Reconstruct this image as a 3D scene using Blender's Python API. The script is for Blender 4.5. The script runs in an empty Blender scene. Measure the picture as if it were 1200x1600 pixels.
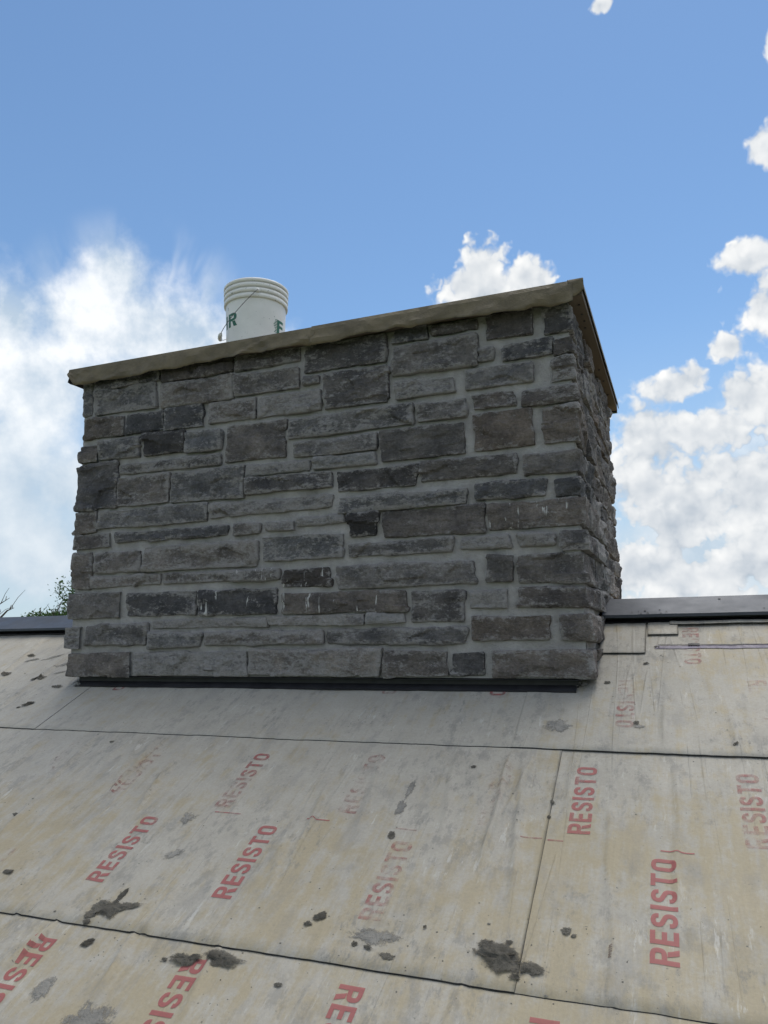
import bpy, math, random
import numpy as np
from mathutils import Vector, Matrix

random.seed(7)
RNG = np.random.default_rng(11)
scene = bpy.context.scene
COL = scene.collection
rad = math.radians

# ------------------------------------------------------------------ camera
cam_d = bpy.data.cameras.new("camera")
cam = bpy.data.objects.new("camera", cam_d)
COL.objects.link(cam)
cam_d.sensor_fit = 'VERTICAL'
cam_d.sensor_height = 36.0
cam_d.lens = 1191.25 / 1600 * 36.0
cam_d.clip_start = 0.05
cam_d.clip_end = 5000
r_ = Vector((0.93124573, 0.3642151, -0.01134722))
u_ = Vector((0.07174161, -0.15272447, 0.98566139))
f_ = Vector((-0.35725977, 0.91870702, 0.16835339))
m_ = Matrix((r_, u_, -f_)).transposed().to_4x4()
m_.translation = Vector((2.61552, -2.76145, 0.13666))
cam.matrix_world = m_
scene.camera = cam

# ------------------------------------------------------------------ light
SUN_EL, SUN_AZ = 72.0, 8.0            # azimuth measured from +Y towards +X
scene.view_settings.view_transform = 'Standard'
scene.view_settings.look = 'None'
scene.view_settings.exposure = 0.5
scene.view_settings.gamma = 1.0
scene.cycles.max_bounces = 5
scene.cycles.use_adaptive_sampling = True
scene.cycles.adaptive_threshold = .02
scene.cycles.diffuse_bounces = 3
scene.cycles.transparent_max_bounces = 8
sun_d = bpy.data.lights.new("sun", 'SUN')
sun_d.energy = 2.0
sun_d.angle = rad(42)
sun_d.color = (1.0, 0.94, 0.84)
sun = bpy.data.objects.new("sun", sun_d)
COL.objects.link(sun)
sd = Vector((math.sin(rad(SUN_AZ)) * math.cos(rad(SUN_EL)), math.cos(rad(SUN_AZ)) * math.cos(rad(SUN_EL)), math.sin(rad(SUN_EL))))
sun.rotation_euler = sd.to_track_quat('Z', 'Y').to_euler()


# ------------------------------------------------------------------ node helper
class NT:
    def __init__(self, tree):
        self.t = tree
        self.n = tree.nodes
        self.n.clear()

    def node(self, typ, **kw):
        nd = self.n.new(typ)
        for k, v in kw.items():
            setattr(nd, k, v)
        return nd

    def set(self, sock, v):
        if v is None:
            return
        if isinstance(v, bpy.types.NodeSocket):
            self.t.links.new(v, sock)
        else:
            sock.default_value = v

    def math(self, op, a, b=None, c=None, clamp=False):
        nd = self.node('ShaderNodeMath', operation=op, use_clamp=clamp)
        self.set(nd.inputs[0], a); self.set(nd.inputs[1], b); self.set(nd.inputs[2], c)
        return nd.outputs[0]

    def vmath(self, op, a, b=None):
        nd = self.node('ShaderNodeVectorMath', operation=op)
        self.set(nd.inputs[0], a); self.set(nd.inputs[1], b)
        return nd.outputs['Value'] if op in ('LENGTH', 'DOT_PRODUCT', 'DISTANCE') else nd.outputs['Vector']

    def noise(self, vec, scale, detail=4, rough=.55, dist=0.0, dims='3D'):
        nd = self.node('ShaderNodeTexNoise', noise_dimensions=dims)
        self.set(nd.inputs['Vector'], vec)
        nd.inputs['Scale'].default_value = scale
        nd.inputs['Detail'].default_value = detail
        nd.inputs['Roughness'].default_value = rough
        nd.inputs['Distortion'].default_value = dist
        return nd.outputs['Fac']

    def step(self, v, a, b, lo=0.0, hi=1.0):
        nd = self.node('ShaderNodeMapRange', interpolation_type='SMOOTHSTEP')
        self.set(nd.inputs['Value'], v)
        nd.inputs['From Min'].default_value = a; nd.inputs['From Max'].default_value = b
        nd.inputs['To Min'].default_value = lo; nd.inputs['To Max'].default_value = hi
        return nd.outputs['Result']

    def lin(self, v, a, b, lo=0.0, hi=1.0, clamp=True):
        nd = self.node('ShaderNodeMapRange', clamp=clamp)
        self.set(nd.inputs['Value'], v)
        nd.inputs['From Min'].default_value = a; nd.inputs['From Max'].default_value = b
        nd.inputs['To Min'].default_value = lo; nd.inputs['To Max'].default_value = hi
        return nd.outputs['Result']

    def mix(self, fac, a, b, mode='MIX'):
        nd = self.node('ShaderNodeMix', data_type='RGBA', blend_type=mode)
        self.set(nd.inputs['Factor'], fac)
        def c(v):
            return (*v, 1.0) if isinstance(v, tuple) and len(v) == 3 else v
        self.set(nd.inputs[6], c(a)); self.set(nd.inputs[7], c(b))
        return nd.outputs[2]

    def scalevec(self, vec, s):
        return self.vmath('MULTIPLY', vec, s)

    def bump(self, h, strength, dist, normal=None):
        nd = self.node('ShaderNodeBump')
        nd.inputs['Strength'].default_value = strength
        nd.inputs['Distance'].default_value = dist
        self.set(nd.inputs['Height'], h)
        self.set(nd.inputs['Normal'], normal)
        return nd.outputs['Normal']


def material(name):
    m = bpy.data.materials.new(name)
    m.use_nodes = True
    t = NT(m.node_tree)
    out = t.node('ShaderNodeOutputMaterial')
    b = t.node('ShaderNodeBsdfPrincipled')
    t.t.links.new(b.outputs[0], out.inputs[0])
    b.inputs['Roughness'].default_value = .8
    b.inputs['Specular IOR Level'].default_value = .3
    return m, t, b, out


# ------------------------------------------------------------------ sky with clouds
world = bpy.data.worlds.new("World")
scene.world = world
world.use_nodes = True
world.cycles.sampling_method = 'MANUAL'
world.cycles.sample_map_resolution = 256
w = NT(world.node_tree)
w_out = w.node('ShaderNodeOutputWorld')
bg = w.node('ShaderNodeBackground')
bg.inputs['Strength'].default_value = 0.1
w.t.links.new(bg.outputs[0], w_out.inputs[0])
sky = w.node('ShaderNodeTexSky', sky_type='NISHITA')
sky.sun_disc = False
sky.sun_elevation = rad(SUN_EL)
sky.sun_rotation = rad(SUN_AZ)
sky.air_density = 1.0
sky.dust_density = 0.15
sky.ozone_density = 1.2
dirv = w.node('ShaderNodeTexCoord').outputs['Generated']
sep = w.node('ShaderNodeSeparateXYZ')
w.set(sep.inputs[0], dirv)
az = w.math('MULTIPLY', w.math('ARCTAN2', sep.outputs[0], sep.outputs[1]), 57.29578)
el = w.math('MULTIPLY', w.math('ARCSINE', sep.outputs[2]), 57.29578)
comb = w.node('ShaderNodeCombineXYZ')
w.set(comb.inputs[0], az); w.set(comb.inputs[1], el)
ang = comb.outputs[0]
CUM = [(5.96, 25.28, 1.96, 1.19), (6.6, 21.46, 2.19, 2.44), (4.59, 19.72, 1.43, 1.34), (0.56, 17.49, 2.07, 1.31), (2.25, 14.4, 3.76, 2.19), (-2.12, 13.97, 2.65, 2.71), (5.69, 16.13, 2.38, 2.54), (1.0, 9.18, 5.43, 4.89), (5.16, 10.14, 3.14, 5.17), (-2.29, 4.87, 3.44, 2.26), (7.68, 31.5, 1.14, 1.3), (8.96, 36.69, 0.53, 1.19), (-2.87, 41.68, 0.84, 0.46), (1.86, 4.24, 6.09, 2.63), (-12.7, 27.3, 2.6, 2.2), (-14.3, 26.2, 2.2, 1.8), (-10.0, 26.2, 2.0, 1.7), (-12.16, 24.6, 4.2, 2.0), (-12.4, 26.0, 3.4, 2.2),
       (10.5, 8.0, 5.0, 5.0), (12.0, 18.0, 5.0, 3.0), (18.0, 10.0, 8.0, 5.0)]
SOFT = [(-48.63, 21.69, 2.42, 2.66), (-42.02, 22.22, 6.69, 3.01), (-37.89, 22.22, 7.01, 2.64), (-46.51, 17.77, 4.53, 3.85), (-48.09, 11.12, 4.31, 6.44), (-44.43, 10.96, 2.49, 2.65), (-41.79, 25.6, 2.4, 2.4),  (-45.81, 6.47, 4.01, 3.49), (-55.0, 17.0, 6.0, 6.0), (1.0, 5.0, 6.0, 5.0), (6.0, 9.0, 4.0, 5.0), (12.0, 9.0, 8.0, 7.0)]


def puffs(lst, k):
    d = None
    for a, e, ra, re in lst:
        v = w.vmath('MULTIPLY', w.vmath('SUBTRACT', ang, (a, e, 0)), (1 / ra, 1 / re, 0))
        l = w.vmath('LENGTH', v)
        d = l if d is None else w.math('SMOOTH_MIN', d, l, k)
    return w.math('SUBTRACT', 1.0, d)


n_mid = w.noise(ang, .30, 5, .47, 0, '2D')
nz = w.node('ShaderNodeTexNoise', noise_dimensions='2D'); w.set(nz.inputs['Vector'], ang)
nz.inputs['Scale'].default_value = 1.0; nz.inputs['Detail'].default_value = 2
warp = w.vmath('ADD', ang, w.vmath('MULTIPLY', w.vmath('SUBTRACT', nz.outputs['Color'], (.5, .5, .5)), (1.5, 1.5, 0)))
vor = w.node('ShaderNodeTexVoronoi', feature='F1', voronoi_dimensions='2D')
w.set(vor.inputs['Vector'], warp)
vor.inputs['Scale'].default_value = .55
vor.inputs['Detail'].default_value = 1.0
vor.inputs['Roughness'].default_value = .55
billow = w.math('SUBTRACT', 1.0, vor.outputs['Distance'])
f_c = puffs(CUM, .35)
f_c = w.math('MAXIMUM', f_c, -1.2)
f_c = w.math('ADD', f_c, w.math('MULTIPLY', w.math('SUBTRACT', n_mid, .5), 1.7))
f_c = w.math('ADD', f_c, w.math('MULTIPLY', w.math('SUBTRACT', billow, .55), .75))
f_c = w.math('ADD', f_c, w.step(el, 17, 9, .02, .16))
d_c = w.step(f_c, -.26, .26)
f_s = puffs(SOFT, .5)
f_s = w.math('MAXIMUM', f_s, -1.0)
n_soft = w.noise(ang, .24, 5, .58, 0, '2D')
f_s = w.math('ADD', f_s, w.math('MULTIPLY', w.math('SUBTRACT', n_soft, .5), 1.25))
d_s = w.step(f_s, -.6, .6, 0, .9)
# thin streaks fanning up out of the left bank
fan = w.math('DIVIDE', w.math('ADD', az, 40.5), w.math('MAXIMUM', w.math('SUBTRACT', el, 13.0), 1.0))
fc = w.node('ShaderNodeCombineXYZ'); w.set(fc.inputs[0], w.math('MULTIPLY', fan, 5.0)); w.set(fc.inputs[1], w.math('MULTIPLY', el, .12))
streak = w.step(w.noise(fc.outputs[0], 1.0, 3, .5, 0, '2D'), .38, .72)
fm = w.vmath('LENGTH', w.vmath('MULTIPLY', w.vmath('SUBTRACT', ang, (-40.0, 24.0, 0)), (1 / 9.5, 1 / 6.5, 0)))
d_s = w.math('MAXIMUM', d_s, w.math('MULTIPLY', w.math('MULTIPLY', streak, w.step(fm, 1.0, .25)), .8))
# unseen cumulus over the rest of the sky, thickened to whiten the fill light
vc = Vector((math.sin(rad(-21)) * math.cos(rad(19)), math.cos(rad(-21)) * math.cos(rad(19)), math.sin(rad(19))))
dv = w.vmath('DOT_PRODUCT', dirv, tuple(vc))
outside = w.step(dv, math.cos(rad(42)), math.cos(rad(54)))
n_all = w.noise(w.scalevec(dirv, (1, 1, 1.7)), 3.2, 4, .58)
d_o = w.step(n_all, .43, .56)
dens = w.math('MAXIMUM', d_c, d_s)
# lit tops, greyer hollows
off = w.vmath('ADD', ang, (-.3, .75, 0))
n_off = w.noise(off, .30, 3, .47, 0, '2D')
grad = w.math('SUBTRACT', n_mid, n_off)
lit = w.math('ADD', .66, w.math('MULTIPLY', grad, 1.6))
lit = w.math('ADD', lit, w.math('MULTIPLY', w.math('SUBTRACT', billow, .62), .5))
thick = w.step(f_c, .35, 1.2)
lit = w.math('SUBTRACT', lit, w.math('MULTIPLY', thick, .26), clamp=True)
c_cum = w.mix(lit, (3.3, 3.8, 4.4), (7.4, 7.4, 7.3))
soft_lit = w.lin(n_soft, .3, .7, .0, 1.0)
low = w.step(el, 8, 22)
c_soft = w.mix(w.math('MULTIPLY', soft_lit, w.math('ADD', .45, w.math('MULTIPLY', low, .75)), clamp=True), (3.9, 4.7, 5.5), (7.6, 7.7, 7.7))
c_cloud = w.mix(w.step(w.math('SUBTRACT', d_c, w.math('MULTIPLY', d_s, .6)), 0, .35), c_soft, c_cum)
SKYT = w.mix(w.step(el, 24, 1, 0, .8), w.mix(1.0, sky.outputs[0], (.87, 1.0, 1.05), 'MULTIPLY'), (3.5, 4.4, 5.3))
w.set(bg.inputs['Color'], w.mix(dens, SKYT, c_cloud))
bg2 = w.node('ShaderNodeBackground')
bg2.inputs['Strength'].default_value = 0.1
n_sh = w.lin(n_all, .45, .72, 1.0, .25)
w.set(bg2.inputs['Color'], w.mix(d_o, SKYT, w.mix(n_sh, (3.6, 4.1, 4.7), (7.4, 7.4, 7.3))))
mxs = w.node('ShaderNodeMixShader')
w.set(mxs.inputs[0], outside)
w.t.links.new(bg.outputs[0], mxs.inputs[1]); w.t.links.new(bg2.outputs[0], mxs.inputs[2])
w.t.links.new(mxs.outputs[0], w_out.inputs[0])


# ------------------------------------------------------------------ numpy noise
def vnoise(P, seed=0):
    P = np.asarray(P, float)
    i = np.floor(P).astype(np.int64); f = P - i
    f = f * f * (3 - 2 * f)
    def h(a, b, c):
        n = (a * 374761393 + b * 668265263 + c * 2147483647 + seed * 1274126177) & 0xFFFFFFFF
        n = ((n ^ (n >> 13)) * 1274126177) & 0xFFFFFFFF
        n = n ^ (n >> 16)
        return (n & 0xFFFF) / 32767.5 - 1
    x, y, z = i[..., 0], i[..., 1], i[..., 2]
    fx, fy, fz = f[..., 0], f[..., 1], f[..., 2]
    def l(a, b, t): return a + (b - a) * t
    return l(l(l(h(x, y, z), h(x + 1, y, z), fx), l(h(x, y + 1, z), h(x + 1, y + 1, z), fx), fy),
             l(l(h(x, y, z + 1), h(x + 1, y, z + 1), fx), l(h(x, y + 1, z + 1), h(x + 1, y + 1, z + 1), fx), fy), fz)


def fbm(P, seed=0, octv=4, gain=.5):
    s = 0; a = 1.0; t = 0
    P = np.asarray(P, float)
    for o in range(octv):
        s = s + a * vnoise(P * (2.03 ** o) + 17.3 * o, seed + o); t += a; a *= gain
    return s / t


# ------------------------------------------------------------------ mesh helpers
def mesh_obj(name, verts, faces, mats, parent=None, smooth=False, loc=(0, 0, 0), mat_idx=None):
    me = bpy.data.meshes.new(name)
    me.from_pydata([tuple(map(float, v)) for v in verts], [], faces)
    for m in (mats if isinstance(mats, (list, tuple)) else [mats]):
        me.materials.append(m)
    if mat_idx is not None:
        me.polygons.foreach_set('material_index', mat_idx)
    if smooth:
        me.polygons.foreach_set('use_smooth', [True] * len(me.polygons))
    me.update()
    o = bpy.data.objects.new(name, me)
    COL.objects.link(o)
    o.location = loc
    if parent is not None:
        o.parent = parent
        o.matrix_parent_inverse = Matrix.Identity(4)
    return o


def thing(name, label, cat, loc=(0, 0, 0), group=None):
    o = bpy.data.objects.new(name, None)
    COL.objects.link(o)
    o.location = loc
    o.empty_display_size = .2
    o['label'] = label; o['category'] = cat
    if group: o['group'] = group
    return o


class MB:
    def __init__(self): self.v = []; self.f = []; self.m = []
    def add(self, vs, fs, mi=0):
        b = len(self.v); self.v += [tuple(p) for p in vs]
        self.f += [tuple(b + i for i in f) for f in fs]; self.m += [mi] * len(fs)
    def box(self, x0, x1, y0, y1, z0, z1, mi=0):
        self.add([(x0, y0, z0), (x1, y0, z0), (x1, y1, z0), (x0, y1, z0), (x0, y0, z1), (x1, y0, z1), (x1, y1, z1), (x0, y1, z1)],
                 [(0, 3, 2, 1), (4, 5, 6, 7), (0, 1, 5, 4), (1, 2, 6, 5), (2, 3, 7, 6), (3, 0, 4, 7)], mi)
    def tube(self, pts, rads, n=8, cap=True, mi=0):
        pts = [Vector(p) for p in pts]
        if not isinstance(rads, (list, tuple)): rads = [rads] * len(pts)
        ring = []; up = Vector((0.13, 0.27, 0.95))
        for i, p in enumerate(pts):
            t = (pts[min(i + 1, len(pts) - 1)] - pts[max(i - 1, 0)]).normalized()
            a = t.cross(up)
            if a.length < 1e-3: a = t.cross(Vector((1, 0, 0)))
            a.normalize(); b = t.cross(a)
            ring.append([p + (a * math.cos(k * 2 * math.pi / n) + b * math.sin(k * 2 * math.pi / n)) * rads[i] for k in range(n)])
        vs = [q for r in ring for q in r]; fs = []
        for i in range(len(pts) - 1):
            for k in range(n):
                fs.append((i * n + k, i * n + (k + 1) % n, (i + 1) * n + (k + 1) % n, (i + 1) * n + k))
        if cap:
            fs.append(tuple(range(n))[::-1]); fs.append(tuple((len(pts) - 1) * n + k for k in range(n)))
        self.add(vs, fs, mi)
    def lathe(self, prof, n=64, mi=0):
        vs = [(r * math.cos(2 * math.pi * k / n), r * math.sin(2 * math.pi * k / n), z) for r, z in prof for k in range(n)]
        fs = [(i * n + k, i * n + (k + 1) % n, (i + 1) * n + (k + 1) % n, (i + 1) * n + k) for i in range(len(prof) - 1) for k in range(n)]
        self.add(vs, fs, mi)
    def build(self, name, mats, parent=None, smooth=False, loc=(0, 0, 0)):
        return mesh_obj(name, self.v, self.f, mats, parent, smooth, loc, self.m)


# ------------------------------------------------------------------ materials
def pos(t): return t.node('ShaderNodeNewGeometry').outputs['Position']


def mat_stone():
    m, t, b, out = material('ledge_stone')
    P = pos(t)
    oi = t.node('ShaderNodeObjectInfo')
    tone = oi.outputs['Color']; wash = oi.outputs['Alpha']
    P2 = t.vmath('ADD', P, t.vmath('MULTIPLY', oi.outputs['Location'], (3.1, 1.7, 5.3)))
    big = t.noise(P2, 9, 5, .6)
    strata = t.noise(t.scalevec(P2, (6, 6, 34)), 1.0, 4, .62)
    fine = t.noise(P2, 95, 3, .7)
    c = t.mix(t.step(big, .3, .72), t.mix(1, tone, (.62, .63, .66), 'MULTIPLY'), t.mix(1, tone, (1.38, 1.36, 1.32), 'MULTIPLY'))
    c = t.mix(t.math('MULTIPLY', t.step(strata, .45, .75), .45), c, t.mix(1, tone, (.5, .5, .52), 'MULTIPLY'))
    g = t.lin(fine, .25, .75, .72, 1.3)
    gr = t.node('ShaderNodeCombineColor'); [t.set(gr.inputs[i], g) for i in range(3)]
    c = t.mix(1, c, gr.outputs[0], 'MULTIPLY')
    # cement dust smeared over the face and along the joints
    edge = t.node('ShaderNodeAttribute', attribute_name='edge').outputs['Fac']
    sm = t.math('ADD', t.math('MULTIPLY', t.noise(t.scalevec(P2, (1, 1, 2.2)), 9, 4, .6, .4), .45), t.math('MULTIPLY', t.noise(t.scalevec(P2, (1, 1, 1.7)), 55, 6, .75), .55))
    f = t.math('ADD', t.math('ADD', sm, t.math('MULTIPLY', wash, .20)), t.math('MULTIPLY', edge, .10))
    f = t.step(f, .585, .70, 0, .8)
    c = t.mix(f, c, t.mix(fine, (.225, .215, .208), (.345, .332, .322)))
    # white salt crumbs and runs
    sp = t.noise(P2, 210, 3, .7)
    spm = t.math('MULTIPLY', t.step(sp, .66, .74), t.step(t.noise(P2, 22, 3), .48, .62))
    c = t.mix(t.math('MULTIPLY', spm, .7), c, (.52, .52, .5))
    drip = t.node('ShaderNodeAttribute', attribute_type='OBJECT', attribute_name='drip').outputs['Fac']
    dn = t.noise(t.vmath('ADD', t.scalevec(P2, (95, 95, 5)), t.vmath('MULTIPLY', nzv(t, P2), (.8, .8, 0))), 1.0, 2, .5)
    dm = t.math('MULTIPLY', t.step(dn, .60, .66), t.step(t.noise(t.scalevec(P2, (14, 14, 7)), 1.0, 2), .5, .58))
    c = t.mix(t.math('MULTIPLY', t.math('MULTIPLY', dm, drip), .85), c, (.55, .55, .53))
    t.set(b.inputs['Base Color'], c)
    b.inputs['Roughness'].default_value = .88
    h1 = t.noise(P2, 42, 4, .7)
    vr = t.node('ShaderNodeTexVoronoi', feature='F1'); t.set(vr.inputs['Vector'], t.scalevec(P2, (34, 34, 70)))
    vr.inputs['Scale'].default_value = 1.0
    n = t.bump(h1, .9, .018)
    n = t.bump(strata, .7, .012, n)
    n = t.bump(vr.outputs['Distance'], .25, .006, n)
    n = t.bump(fine, .5, .0035, n)
    t.set(b.inputs['Normal'], n)
    return m


def nzv(t, P):
    nd = t.node('ShaderNodeTexNoise'); t.set(nd.inputs['Vector'], P); nd.inputs['Scale'].default_value = 30
    return nd.outputs['Color']


def mat_mortar(name='mortar', a=(.315, .303, .294), bcol=(.44, .425, .412)):
    m, t, b, out = material(name)
    P = pos(t)
    n1 = t.noise(P, 11, 6, .65); n2 = t.noise(P, 130, 4, .7)
    c = t.mix(t.step(n1, .3, .7), a, bcol)
    c = t.mix(t.math('MULTIPLY', t.step(n2, .6, .75), .5), c, tuple(x * .55 for x in a))
    t.set(b.inputs['Base Color'], c)
    b.inputs['Roughness'].default_value = .92
    n = t.bump(t.noise(P, 60, 6, .7), .9, .010)
    t.set(b.inputs['Normal'], t.bump(n2, .5, .0025, n))
    return m


def mat_crumbly(name, a, bcol, keep=1.0, sc=110):
    """dried mortar that breaks up into crumbs towards its rim"""
    m = mat_mortar(name, a, bcol)
    t = NT.__new__(NT); t.t = m.node_tree; t.n = m.node_tree.nodes
    b = next(n for n in t.n if n.type == 'BSDF_PRINCIPLED'); out = next(n for n in t.n if n.type == 'OUTPUT_MATERIAL')
    P = pos(t)
    rim = t.node('ShaderNodeAttribute', attribute_name='rim').outputs['Fac']
    n = t.math('ADD', t.math('MULTIPLY', t.noise(P, sc, 5, .7), .8), t.math('MULTIPLY', t.noise(P, 28, 4, .6), .9))
    al = t.math('SUBTRACT', t.math('ADD', n, keep - .55), t.math('MULTIPLY', t.math('POWER', rim, 1.6), 1.0))
    al = t.step(al, .16, .46, 0, .96)
    tr = t.node('ShaderNodeBsdfTransparent'); mx = t.node('ShaderNodeMixShader')
    t.set(mx.inputs[0], al)
    t.t.links.new(tr.outputs[0], mx.inputs[1]); t.t.links.new(b.outputs[0], mx.inputs[2]); t.t.links.new(mx.outputs[0], out.inputs[0])
    return m


def mat_membrane():
    m, t, b, out = material('printed_membrane')
    uv = t.node('ShaderNodeUVMap').outputs[0]
    sx = t.node('ShaderNodeSeparateXYZ'); t.set(sx.inputs[0], uv)
    X, V = sx.outputs[0], sx.outputs[1]
    st = t.scalevec(uv, (9, 1.1, 1))                    # long along the slope
    n_big = t.noise(uv, 1.7, 4, .6)
    n_mid = t.noise(uv, 6, 5, .65)
    n_str = t.noise(st, 3.0, 4, .66)
    n_fin = t.noise(uv, 120, 4, .7)
    base = t.mix(n_mid, (.28, .242, .166), (.342, .30, .215))
    # cement film, thicker on the upper courses below the chimney
    near = t.math('MULTIPLY', t.step(V, 1.2, .2), .12)
    sidef = t.math('MULTIPLY', t.step(X, 2.3, 1.7), .05)
    fs = t.math('ADD', t.math('ADD', t.math('MULTIPLY', n_big, .55), t.math('MULTIPLY', n_str, .5)), t.math('ADD', near, sidef))
    fs = t.math('ADD', fs, t.math('MULTIPLY', t.math('SUBTRACT', t.noise(uv, 12, 5, .72), .5), .55))
    film = t.step(fs, .47, .67, 0, .80)
    c = t.mix(film, base, t.mix(t.noise(uv, 9, 5, .72), (.25, .24, .215), (.425, .412, .378)))
    n_bl = t.noise(t.scalevec(uv, (4.0, 1.6, 1)), 2.6, 5, .66, .3)
    c = t.mix(t.math('MULTIPLY', t.step(n_bl, .52, .68), .36), c, (.20, .197, .188))
    n_b2 = t.noise(t.scalevec(uv, (9, 4.5, 1)), 2.1, 5, .74)
    c = t.mix(t.math('MULTIPLY', t.math('MULTIPLY', t.step(n_b2, .50, .62), t.step(n_big, .42, .56)), .42), c, (.155, .155, .148))
    # dry brush scuffs, dark
    n_sc = t.noise(t.scalevec(uv, (22, 9, 1)), 2.2, 6, .75)
    n_reg = t.noise(t.scalevec(uv, (3, 2, 1)), 1.5, 4, .6)
    sc = t.math('MULTIPLY', t.step(n_sc, .50, .66), t.step(n_reg, .50, .62))
    c = t.mix(t.math('MULTIPLY', sc, .6), c, (.15, .148, .14))
    # white scrapes
    n_w = t.noise(t.scalevec(uv, (30, 6, 1)), 1.4, 5, .7)
    n_wr = t.noise(uv, 3.3, 4, .6)
    c = t.mix(t.math('MULTIPLY', t.math('MULTIPLY', t.step(n_w, .57, .66), t.step(n_wr, .47, .62)), .4), c, (.55, .545, .52))
    # specks
    spk = t.math('MULTIPLY', t.step(t.noise(uv, 95, 3, .6), .66, .72), t.step(t.noise(uv, 7, 3), .44, .56))
    c = t.mix(t.math('MULTIPLY', spk, .8), c, (.09, .088, .082))
    g = t.lin(n_fin, .2, .8, .88, 1.12)
    gr = t.node('ShaderNodeCombineColor'); [t.set(gr.inputs[i], g) for i in range(3)]
    c = t.mix(1, c, gr.outputs[0], 'MULTIPLY')
    t.set(b.inputs['Base Color'], c)
    t.set(b.inputs['Roughness'], t.lin(n_mid, .3, .7, .55, .8))
    b.inputs['Specular IOR Level'].default_value = .35
    n = t.bump(t.noise(t.scalevec(uv, (16, 1.2, 1)), 1.4, 4, .55), .35, .010)
    n = t.bump(t.noise(uv, 17, 5, .65), .25, .006, n)
    # thin creases pressed into the sheet, running up the slope
    for sc_, k_ in (((7, .28, 1), 1.2), ((3.2, .16, 1), 1.9)):
        cn = t.math('ABSOLUTE', t.math('SUBTRACT', t.noise(t.scalevec(uv, sc_), k_, 1, .4), .5))
        reg = t.step(t.noise(uv, 1.9 * k_, 2), .45, .6)
        n = t.bump(t.math('MULTIPLY', t.step(cn, .010, .0), reg), .4, .004, n)
    n = t.bump(n_fin, .25, .0012, n)
    t.set(b.inputs['Normal'], n)
    return m


def mat_ink(name, col, wear=.5, scale=45):
    m, t, b, out = material(name)
    P = pos(t)
    oi = t.node('ShaderNodeObjectInfo')
    keep = oi.outputs['Alpha']
    n = t.noise(P, scale, 6, .68)
    n2 = t.noise(P, 7, 4, .6)
    mask = t.math('ADD', t.math('MULTIPLY', n, .6), t.math('MULTIPLY', n2, .7))
    a = t.math('SUBTRACT', t.math('ADD', t.math('MULTIPLY', keep, 1.15), .08), mask)
    a = t.step(a, -.04, .34, 0, .78)
    cc = t.mix(n2, col, tuple(min(1, x * 1.25 + .02) for x in col))
    t.set(b.inputs['Base Color'], cc)
    b.inputs['Roughness'].default_value = .6
    tr = t.node('ShaderNodeBsdfTransparent'); mx = t.node('ShaderNodeMixShader')
    t.set(mx.inputs[0], a)
    t.t.links.new(tr.outputs[0], mx.inputs[1]); t.t.links.new(b.outputs[0], mx.inputs[2])
    t.t.links.new(mx.outputs[0], out.inputs[0])
    return m


def mat_simple(name, a, b_, scale=12, rough=.7, metal=0.0, spec=.4, bump=0.0, bs=60, stretch=(1, 1, 1)):
    m, t, b, out = material(name)
    P = t.scalevec(pos(t), stretch)
    n = t.noise(P, scale, 6, .65, .2)
    t.set(b.inputs['Base Color'], t.mix(t.step(n, .3, .7), a, b_))
    t.set(b.inputs['Roughness'], t.lin(t.noise(P, scale * 2.3, 4), .3, .7, rough - .1, rough + .1))
    b.inputs['Metallic'].default_value = metal
    b.inputs['Specular IOR Level'].default_value = spec
    if bump:
        t.set(b.inputs['Normal'], t.bump(t.noise(P, bs, 5, .65), bump, .006))
    return m


def mat_wood():
    m, t, b, out = material('plywood')
    P = pos(t)
    n = t.noise(t.scalevec(P, (30, 2.5, 30)), 1.0, 6, .6, .8)
    n2 = t.noise(P, 6, 4)
    c = t.mix(n, (.105, .085, .066), (.165, .135, .105))
    c = t.mix(t.math('MULTIPLY', n2, .4), c, (.10, .078, .058))
    t.set(b.inputs['Base Color'], c)
    t.set(b.inputs['Normal'], t.bump(n, .3, .003))
    return m


def mat_pail():
    m, t, b, out = material('pail_plastic')
    P = t.node('ShaderNodeTexCoord').outputs['Object']
    n = t.noise(P, 9, 6, .6); s = t.noise(t.scalevec(P, (60, 60, 9)), 1.0, 5, .7)
    c = t.mix(t.step(n, .3, .75), (.76, .75, .72), (.84, .83, .80))
    c = t.mix(t.math('MULTIPLY', t.math('MULTIPLY', t.step(s, .6, .7), t.step(t.noise(P, 14, 3), .5, .62)), .5), c, (.36, .36, .35))
    sp = t.step(t.noise(P, 70, 3, .6), .66, .71)
    c = t.mix(t.math('MULTIPLY', sp, .7), c, (.2, .2, .19))
    t.set(b.inputs['Base Color'], c)
    b.inputs['Roughness'].default_value = .42
    b.inputs['Specular IOR Level'].default_value = .45
    b.inputs['Subsurface Weight'].default_value = .12
    b.inputs['Subsurface Radius'].default_value = (.02, .02, .02)
    return m


M_STONE = mat_stone()
M_MORTAR = mat_mortar()
M_SPLAT = mat_crumbly('dried_mortar', (.050, .047, .040), (.135, .127, .108), .46)
M_CRUMB = mat_mortar('mortar_crumb', (.11, .105, .09), (.24, .23, .20))
M_MEMB = mat_membrane()
M_BIT = mat_simple('bitumen', (.012, .012, .013), (.035, .035, .037), 20, .6)
M_INK = mat_ink('red_print', (.285, .085, .083))
M_INKS = mat_ink('brown_print', (.16, .11, .085), scale=90)
M_GREEN = mat_ink('green_print', (.010, .13, .085), scale=60)
M_WRAP = mat_simple('wrap_membrane', (.105, .086, .053), (.175, .143, .088), 9, .55, 0, .3, 1.0, 26)
M_WOOD = mat_wood()
M_BLACK = mat_simple('black_metal', (.010, .010, .012), (.022, .022, .026), 15, .45, 0, .4)
M_FLANGE = mat_simple('grey_flashing', (.018, .018, .021), (.034, .034, .038), 9, .6, 0, .25)
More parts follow.
